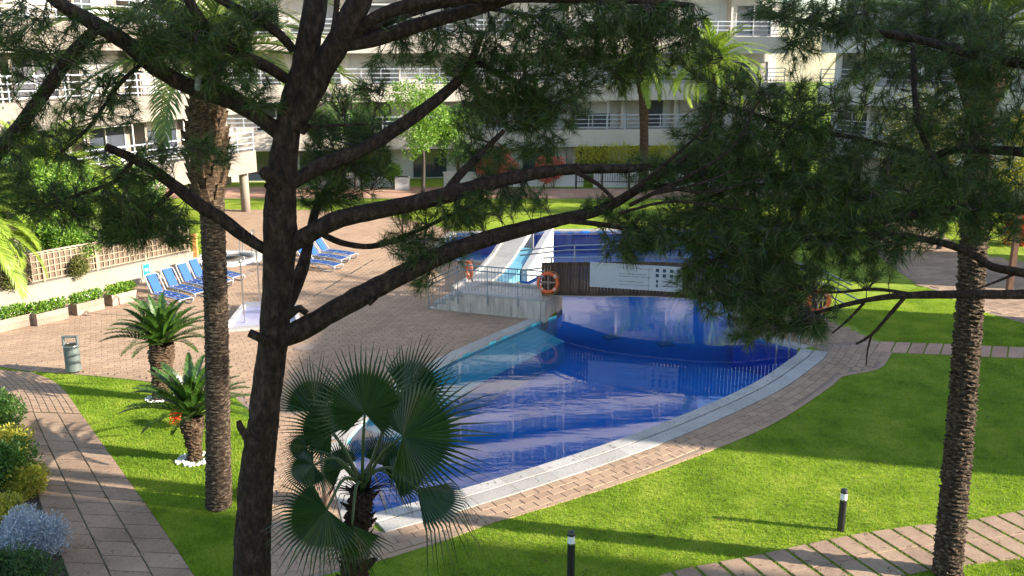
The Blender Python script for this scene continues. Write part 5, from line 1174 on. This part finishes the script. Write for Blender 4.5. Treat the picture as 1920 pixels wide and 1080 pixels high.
Y0 = 8.0
b = D(455, 1080, Y0); pine = Pine("dark pine with forked trunk and long side branches in the foreground", (b.x - .15, Y0, 0), 31)
base = Vector((b.x - .2, Y0 - .1, -.1)); tr = [base, D(462, 1200, Y0), D(472, 1080, Y0), D(480, 900, Y0), D(497, 760, Y0), D(512, 640, Y0), D(524, 480, Y0), D(529, 330, Y0), D(545, 210, Y0), D(572, 110, Y0), D(590, 20, Y0), D(598, -80, Y0 + .1), D(604, -320, Y0 + .2)]
me, P = bark_tube(tr, [pxr(v, Y0) for v in (52, 46, 41, 40, 37, 34, 29, 27, 31, 23, 21, 19, 12)], 44, .12, .026, 3); me.name = "trunk"; link("trunk", me, "pine_bark", pine.o, True); pine.nodes += [tuple(p) for p in P[-30::4]]
pine.limb([(548, 235, 8.0), (585, 165, 8.0), (625, 95, 7.95), (655, 40, 7.9), (684, -30, 7.9), (720, -200, 7.9)], (22, 24, 23, 21, 19, 11), "fork", .5, 20, .12, .05)
L_ = pine.limb
L_([(505, 640, 8.0), (560, 620, 7.95), (640, 575, 7.9), (740, 522, 7.95), (830, 478, 8.0), (930, 443, 8.1), (1050, 412, 8.3), (1130, 392, 8.4), (1200, 352, 8.5), (1290, 292, 8.6)], (20, 21, 20, 18, 16, 15, 12, 10, 8, 5), grow=.4)
L_([(540, 462, 8.0), (585, 436, 7.95), (640, 410, 7.95), (740, 388, 8.0), (830, 368, 8.1), (940, 338, 8.3), (1060, 318, 8.4), (1180, 316, 8.5), (1290, 306, 8.6)], (15, 17, 15, 15, 14, 12, 9, 7, 4), grow=.3)
L_([(545, 345, 8.0), (600, 312, 8.1), (680, 280, 8.2), (760, 230, 8.35), (815, 190, 8.5), (860, 150, 8.6), (885, 110, 8.7), (905, 60, 8.8)], (13, 14, 13, 13, 12, 10, 8, 5), grow=.3)
L_([(650, 85, 7.95), (700, 75, 8.0), (800, 42, 8.1), (900, 15, 8.2), (985, -12, 8.3), (1100, -40, 8.4)], (11, 13, 12, 10, 8, 5), grow=.3)
L_([(655, 70, 7.95), (700, 35, 7.9), (760, 12, 7.9), (850, -5, 8.0), (1000, -5, 8.2), (1180, 0, 8.4), (1300, 10, 8.5)], (10, 12, 12, 10, 8, 6, 4), grow=.3)
L_([(665, 70, 7.95), (705, 52, 8.1), (780, 22, 8.4), (860, 8, 8.6), (1000, 30, 8.8)], (6, 7, 6, 5, 3), grow=.3)
L_([(530, 255, 8.0), (480, 215, 7.9), (420, 185, 7.8), (350, 160, 7.7), (290, 125, 7.6), (230, 75, 7.5), (170, 40, 7.5), (110, 5, 7.4), (60, -40, 7.4)], (14, 15, 15, 15, 15, 15, 14, 12, 9), grow=.3)
L_([(468, 200, 7.9), (440, 178, 7.85), (405, 160, 7.8), (375, 152, 7.75)], (10, 9, 8, 5), grow=.3)
L_([(185, 50, 7.5), (140, 95, 7.45), (90, 165, 7.4), (35, 240, 7.35), (-10, 290, 7.3), (-60, 330, 7.3)], (9, 11, 12, 13, 14, 13), grow=.1)
L_([(540, 150, 8.0), (500, 125, 7.9), (445, 98, 7.8), (395, 60, 7.7), (365, 20, 7.6), (340, -30, 7.6)], (9, 11, 11, 10, 10, 8), grow=.3)
L_([(550, 95, 8.0), (525, 65, 7.95), (480, 35, 7.9), (430, 8, 7.8), (380, -20, 7.8)], (8, 9, 8, 8, 6), grow=.3)
L_([(630, 20, 7.9), (625, 60, 7.85), (612, 85, 7.95)], (5, 6, 6)); L_([(640, -40, 7.9), (632, 0, 7.88), (630, 25, 7.9)], (6, 6, 5))
L_([(498, 468, 8.0), (460, 445, 7.95), (415, 410, 7.9), (365, 378, 7.85), (310, 335, 7.8), (255, 300, 7.75), (198, 275, 7.7)], (10, 12, 12, 12, 11, 9, 7), grow=.2)
L_([(520, 600, 8.0), (545, 560, 8.1), (566, 505, 8.25), (580, 450, 8.4), (590, 400, 8.5), (615, 350, 8.6), (640, 310, 8.7)], (13, 12, 12, 9, 8, 6, 4), grow=.4)
L_([(590, 432, 8.4), (640, 455, 8.3), (695, 462, 8.25), (745, 448, 8.25), (800, 425, 8.3), (850, 400, 8.3)], (5, 6, 6, 5, 4, 3), grow=.2)
L_([(1070, 318, 8.4), (1120, 345, 8.3), (1155, 378, 8.3)], (4, 4, 3)); L_([(1195, 352, 8.5), (1270, 345, 8.6), (1360, 310, 8.6), (1450, 290, 8.7)], (6, 5, 4, 3), grow=.1)
L_([(830, 368, 8.1), (860, 330, 8.3), (900, 290, 8.5), (945, 245, 8.6)], (7, 8, 7, 4), grow=.1); L_([(885, 110, 8.7), (940, 140, 8.9), (1000, 170, 9.2), (1060, 210, 9.8)], (5, 5, 4, 3), grow=.1)
L_([(1050, 412, 8.3), (1120, 420, 8.3), (1200, 432, 8.3), (1280, 450, 8.3), (1350, 470, 8.3)], (6, 5, 5, 4, 3), grow=.1)
L_([(250, 300, 7.75), (215, 340, 7.7), (160, 360, 7.65), (90, 385, 7.6)], (4, 4, 3, 2), grow=.1); L_([(265, 120, 7.6), (222, 160, 7.6), (165, 240, 7.6), (100, 300, 7.6)], (4, 4, 3, 2), grow=.1)
L_([(330, 350, 7.8), (290, 390, 7.8), (240, 425, 7.8)], (5, 4, 3), grow=.1)
for q_, r_ in (([(1130, 392, 8.3), (1200, 345, 8.2), (1285, 275, 8.1), (1335, 225, 8.1)], (4, 3.5, 3, 2)), ([(1180, 385, 8.3), (1290, 330, 8.1), (1370, 280, 8.0), (1425, 185, 8.0)], (4, 3.5, 2.5, 1.5)), ([(1215, 365, 8.2), (1300, 348, 8.0), (1380, 318, 8.0)], (3, 2.5, 1.5)), ([(1250, 352, 8.1), (1330, 360, 8.0), (1430, 335, 7.9)], (3, 2.5, 1.5)), ([(1160, 400, 8.2), (1260, 378, 8.0), (1390, 392, 7.9)], (3, 2.5, 1.5)), ([(565, 240, 8.0), (620, 236, 8.1), (690, 232, 8.2)], (3, 2.5, 1.5))):
    L_(q_, r_, "bare_twig", 1.0, 8)
# stubs and knots
L_([(500, 640, 7.85), (485, 632, 7.8), (467, 624, 7.78)], (11, 9, 8), "stub", 1.0); L_([(540, 590, 7.85), (562, 578, 7.8), (576, 588, 7.8)], (10, 8, 6), "stub", 1.0)
L_([(690, 552, 7.85), (695, 568, 7.84), (704, 558, 7.8)], (7, 6, 5), "stub", 1.0); L_([(520, 340, 7.85), (498, 325, 7.8), (490, 318, 7.8)], (14, 12, 9), "stub", 1.0); L_([(515, 360, 7.85), (500, 345, 7.8)], (10, 7), "stub", 1.0)
L_([(480, 840, 7.8), (450, 800, 7.75), (448, 790, 7.75)], (14, 8, 5), "stub", 1.0); L_([(567, 248, 7.9), (580, 235, 7.85)], (6, 4), "stub", 1.0)
me, _ = bark_tube([D(372, 168, 7.68), D(372, 148, 7.66), D(380, 138, 7.66), D(398, 134, 7.66)], [pxr(v, 7.7) for v in (7, 6, 5, 3)], 8, .1, .03, 5); me.name = "dead_stub"; link("dead_stub", me, "dead_wood", pine.o, True)["label"] = "pale grey dead stub on the branch"
pine.tufts([
    (60, 45, 90, 55, 7.4, .5, 34), (150, 100, 80, 60, 7.4, .4, 20), (20, 120, 50, 80, 7.3, .4, 26), (270, 35, 70, 40, 7.5, .4, 26), (310, 95, 55, 35, 7.6, .4, 26), (410, 95, 70, 50, 7.7, .4, 60), (340, 60, 50, 40, 7.6, .4, 26),
    (480, 35, 50, 35, 7.9, .4, 26), (430, 155, 70, 35, 7.8, .4, 22), (495, 190, 35, 30, 7.9, .3, 9), (130, 200, 90, 50, 7.5, .4, 24), (230, 190, 40, 60, 7.6, .3, 16), (60, 270, 60, 50, 7.4, .4, 22), (150, 290, 70, 40, 7.6, .3, 12),
    (100, 375, 110, 45, 7.6, .4, 46), (40, 340, 50, 40, 7.5, .4, 14), (290, 300, 50, 40, 7.75, .3, 16), (240, 340, 60, 35, 7.75, .3, 16), (270, 415, 80, 50, 7.8, .4, 80), (200, 400, 50, 40, 7.7, .3, 22), (330, 440, 35, 25, 7.8, .2, 10), (400, 285, 45, 35, 7.85, .3, 14), (220, 450, 70, 25, 7.8, .3, 14),
    (650, 300, 85, 80, 8.7, .5, 110), (600, 240, 40, 60, 8.6, .4, 26), (695, 165, 26, 34, 8.5, .2, 10), (640, 180, 40, 30, 8.6, .3, 10), (700, 240, 45, 35, 8.6, .3, 18), (620, 370, 55, 25, 8.6, .3, 24),
    (800, 95, 70, 40, 8.4, .4, 34), (740, 50, 40, 25, 8.2, .3, 8), (870, 60, 70, 45, 8.7, .4, 30), (940, 150, 85, 60, 8.9, .5, 84), (1010, 70, 95, 60, 8.7, .5, 80), (980, 205, 70, 45, 9.1, .5, 60), (900, 215, 50, 45, 8.8, .4, 30), (860, 130, 40, 30, 8.7, .3, 14),
    (1075, 130, 70, 70, 9.3, .6, 60), (1060, 205, 55, 45, 10.6, .35, 34), (1010, 270, 60, 35, 9.6, .5, 26), (900, 285, 60, 35, 8.6, .4, 24), (950, 330, 60, 25, 8.5, .3, 12), (880, 380, 100, 30, 8.3, .4, 46), (980, 375, 50, 25, 8.4, .3, 14),
    (850, 420, 70, 28, 8.2, .3, 24), (770, 400, 40, 25, 8.2, .3, 9), (790, 465, 50, 32, 8.1, .3, 26), (740, 450, 26, 20, 8.1, .2, 7), (795, 525, 26, 28, 8.05, .2, 10), (850, 480, 30, 20, 8.1, .2, 6), (700, 120, 26, 20, 8.1, .2, 4),
    (1130, 40, 110, 50, 8.6, .5, 84), (1240, 50, 80, 55, 8.7, .5, 74), (1200, 115, 60, 40, 8.8, .4, 40), (1160, 150, 26, 32, 8.9, .2, 12), (1120, 90, 50, 40, 8.8, .4, 24),
    (1240, 330, 80, 45, 8.6, .4, 30), (1190, 425, 80, 35, 8.3, .4, 40), (1270, 445, 85, 34, 8.3, .4, 44), (1180, 475, 60, 20, 8.3, .3, 14), (1330, 310, 80, 60, 8.7, .5, 50), (1130, 390, 40, 25, 8.4, .2, 7)])
pine.finish()

pb_ = Vector((5.75, 8.6, 0)); pine2 = Pine("second pine whose dense dark crown fills the upper right", pb_, 57)
me, P = bark_tube([pb_ - Vector((0, 0, .1)), pb_ + Vector((.05, 0, 3)), pb_ + Vector((-.05, .05, 6)), pb_ + Vector((0, .1, 9)), pb_ + Vector((-.1, .1, 12))], [.24, .21, .19, .15, .08], 26, .11, .06, 8); me.name = "trunk"; link("trunk", me, "pine_bark", pine2.o, True); pine2.nodes += [tuple(p) for p in P[-60::6]]
def Wp(px, py, Y): return (px, py, Y)
L2 = pine2.limb
L2([(2110, 562, 8.6), (1990, 553, 8.3), (1860, 552, 8.1), (1720, 553, 8.0), (1640, 560, 8.0), (1560, 578, 8.0), (1500, 596, 8.0)], (13, 12, 10, 9, 8, 5, 3), grow=.5)
L2([(2110, 600, 8.6), (1990, 530, 8.3), (1910, 510, 8.2), (1860, 500, 8.2), (1810, 470, 8.2), (1740, 450, 8.2), (1640, 440, 8.2), (1500, 450, 8.3), (1400, 470, 8.3)], (11, 9, 8, 8, 7, 6, 6, 5, 3), grow=.4)
L2([(2110, 430, 8.6), (1980, 395, 8.5), (1840, 390, 8.5), (1700, 405, 8.4), (1560, 425, 8.4), (1420, 440, 8.4), (1320, 500, 8.3)], (13, 11, 10, 9, 8, 6, 3), grow=.2)
L2([(2110, 330, 8.6), (1960, 290, 8.7), (1800, 280, 8.8), (1740, 290, 8.8), (1600, 258, 8.8), (1480, 235, 8.8), (1330, 185, 8.8)], (12, 10, 8, 5, 4, 4, 2), grow=.2)
L2([(2110, 180, 8.6), (1960, 130, 8.9), (1820, 100, 9.2), (1700, 70, 9.5), (1560, 50, 9.5), (1420, 20, 9.3)], (12, 10, 8, 7, 5, 3), grow=.2)
L2([(2110, 60, 8.6), (1960, 0, 8.5), (1820, -30, 8.4), (1680, -40, 8.4), (1500, -30, 8.5)], (11, 9, 7, 6, 4), grow=.2)
L2([(1712, 90, 9.4), (1715, 180, 9.0), (1725, 240, 8.8), (1745, 290, 8.7), (1775, 330, 8.6)], (4, 5, 5, 5, 3), grow=.1)
L2([(1700, 405, 8.4), (1600, 370, 8.5), (1500, 350, 8.6), (1400, 350, 8.6), (1300, 380, 8.6)], (6, 5, 4, 4, 3), grow=.1)
L2([(1700, 553, 8.0), (1668, 590, 7.95), (1634, 628, 7.9), (1605, 645, 7.9)], (4, 4, 3, 2), "bare_twig", 1.0); L2([(1634, 628, 7.9), (1626, 660, 7.9), (1624, 685, 7.9)], (2, 1.6, 1.2), "bare_twig", 1.0); L2([(1700, 550, 8.0), (1640, 542, 8.0), (1570, 548, 8.0), (1510, 545, 8.0)], (3.5, 3, 2.5, 1.5), "bare_twig", .4)
L2([(1620, 568, 8.0), (1590, 600, 7.95), (1560, 625, 7.95)], (3, 2.5, 1.5), "bare_twig", .5); L2([(1900, 515, 8.2), (1850, 535, 8.1), (1800, 550, 8.0)], (2.5, 2, 1.5), "bare_twig", 1.0)
pine2.tufts([
    (1560, 35, 100, 50, 9.2, .5, 80), (1690, 55, 110, 65, 10.3, .5, 110), (1800, 40, 90, 60, 10.1, .5, 80), (1870, 100, 80, 90, 9.2, .6, 90), (1450, 20, 60, 26, 8.9, .4, 20), (1500, 90, 40, 40, 8.9, .3, 16), (1760, 140, 80, 60, 9.4, .5, 60), (1650, 120, 60, 30, 9.3, .4, 22),
    (1380, 175, 70, 55, 8.9, .5, 44), (1490, 190, 70, 50, 8.9, .5, 48), (1310, 110, 40, 50, 8.9, .3, 16), (1330, 250, 80, 60, 8.8, .5, 50), (1430, 270, 90, 55, 8.8, .5, 70), (1550, 260, 80, 60, 8.8, .5, 52), (1680, 220, 70, 50, 8.9, .5, 26), (1790, 230, 70, 60, 8.9, .5, 46), (1880, 250, 80, 80, 8.8, .6, 70),
    (1600, 170, 50, 40, 9.0, .4, 14), (1660, 300, 100, 45, 8.7, .5, 50), (1780, 330, 90, 45, 8.6, .5, 56), (1880, 370, 80, 50, 8.5, .5, 54), (1400, 350, 110, 55, 8.6, .5, 86), (1530, 350, 110, 55, 8.6, .5, 96), (1640, 380, 100, 45, 8.5, .5, 66), (1760, 400, 90, 36, 8.4, .4, 40), (1860, 425, 70, 30, 8.4, .4, 22),
    (1300, 400, 70, 45, 8.5, .4, 36), (1380, 440, 110, 50, 8.4, .5, 96), (1500, 430, 110, 50, 8.4, .5, 96), (1610, 440, 80, 40, 8.3, .4, 46), (1690, 450, 60, 30, 8.2, .3, 18), (1420, 510, 90, 40, 8.3, .5, 62), (1480, 520, 80, 45, 8.3, .5, 52), (1330, 500, 60, 30, 8.3, .4, 24), (1290, 530, 40, 26, 8.3, .3, 12),
    (1370, 570, 70, 40, 8.2, .4, 40), (1450, 575, 70, 40, 8.2, .4, 50), (1420, 625, 60, 22, 8.1, .3, 16), (1500, 620, 50, 20, 8.0, .3, 14), (1545, 600, 40, 30, 8.0, .2, 8), (1580, 500, 70, 30, 8.1, .3, 20), (1660, 495, 60, 26, 8.1, .3, 10)])
pine2.finish()
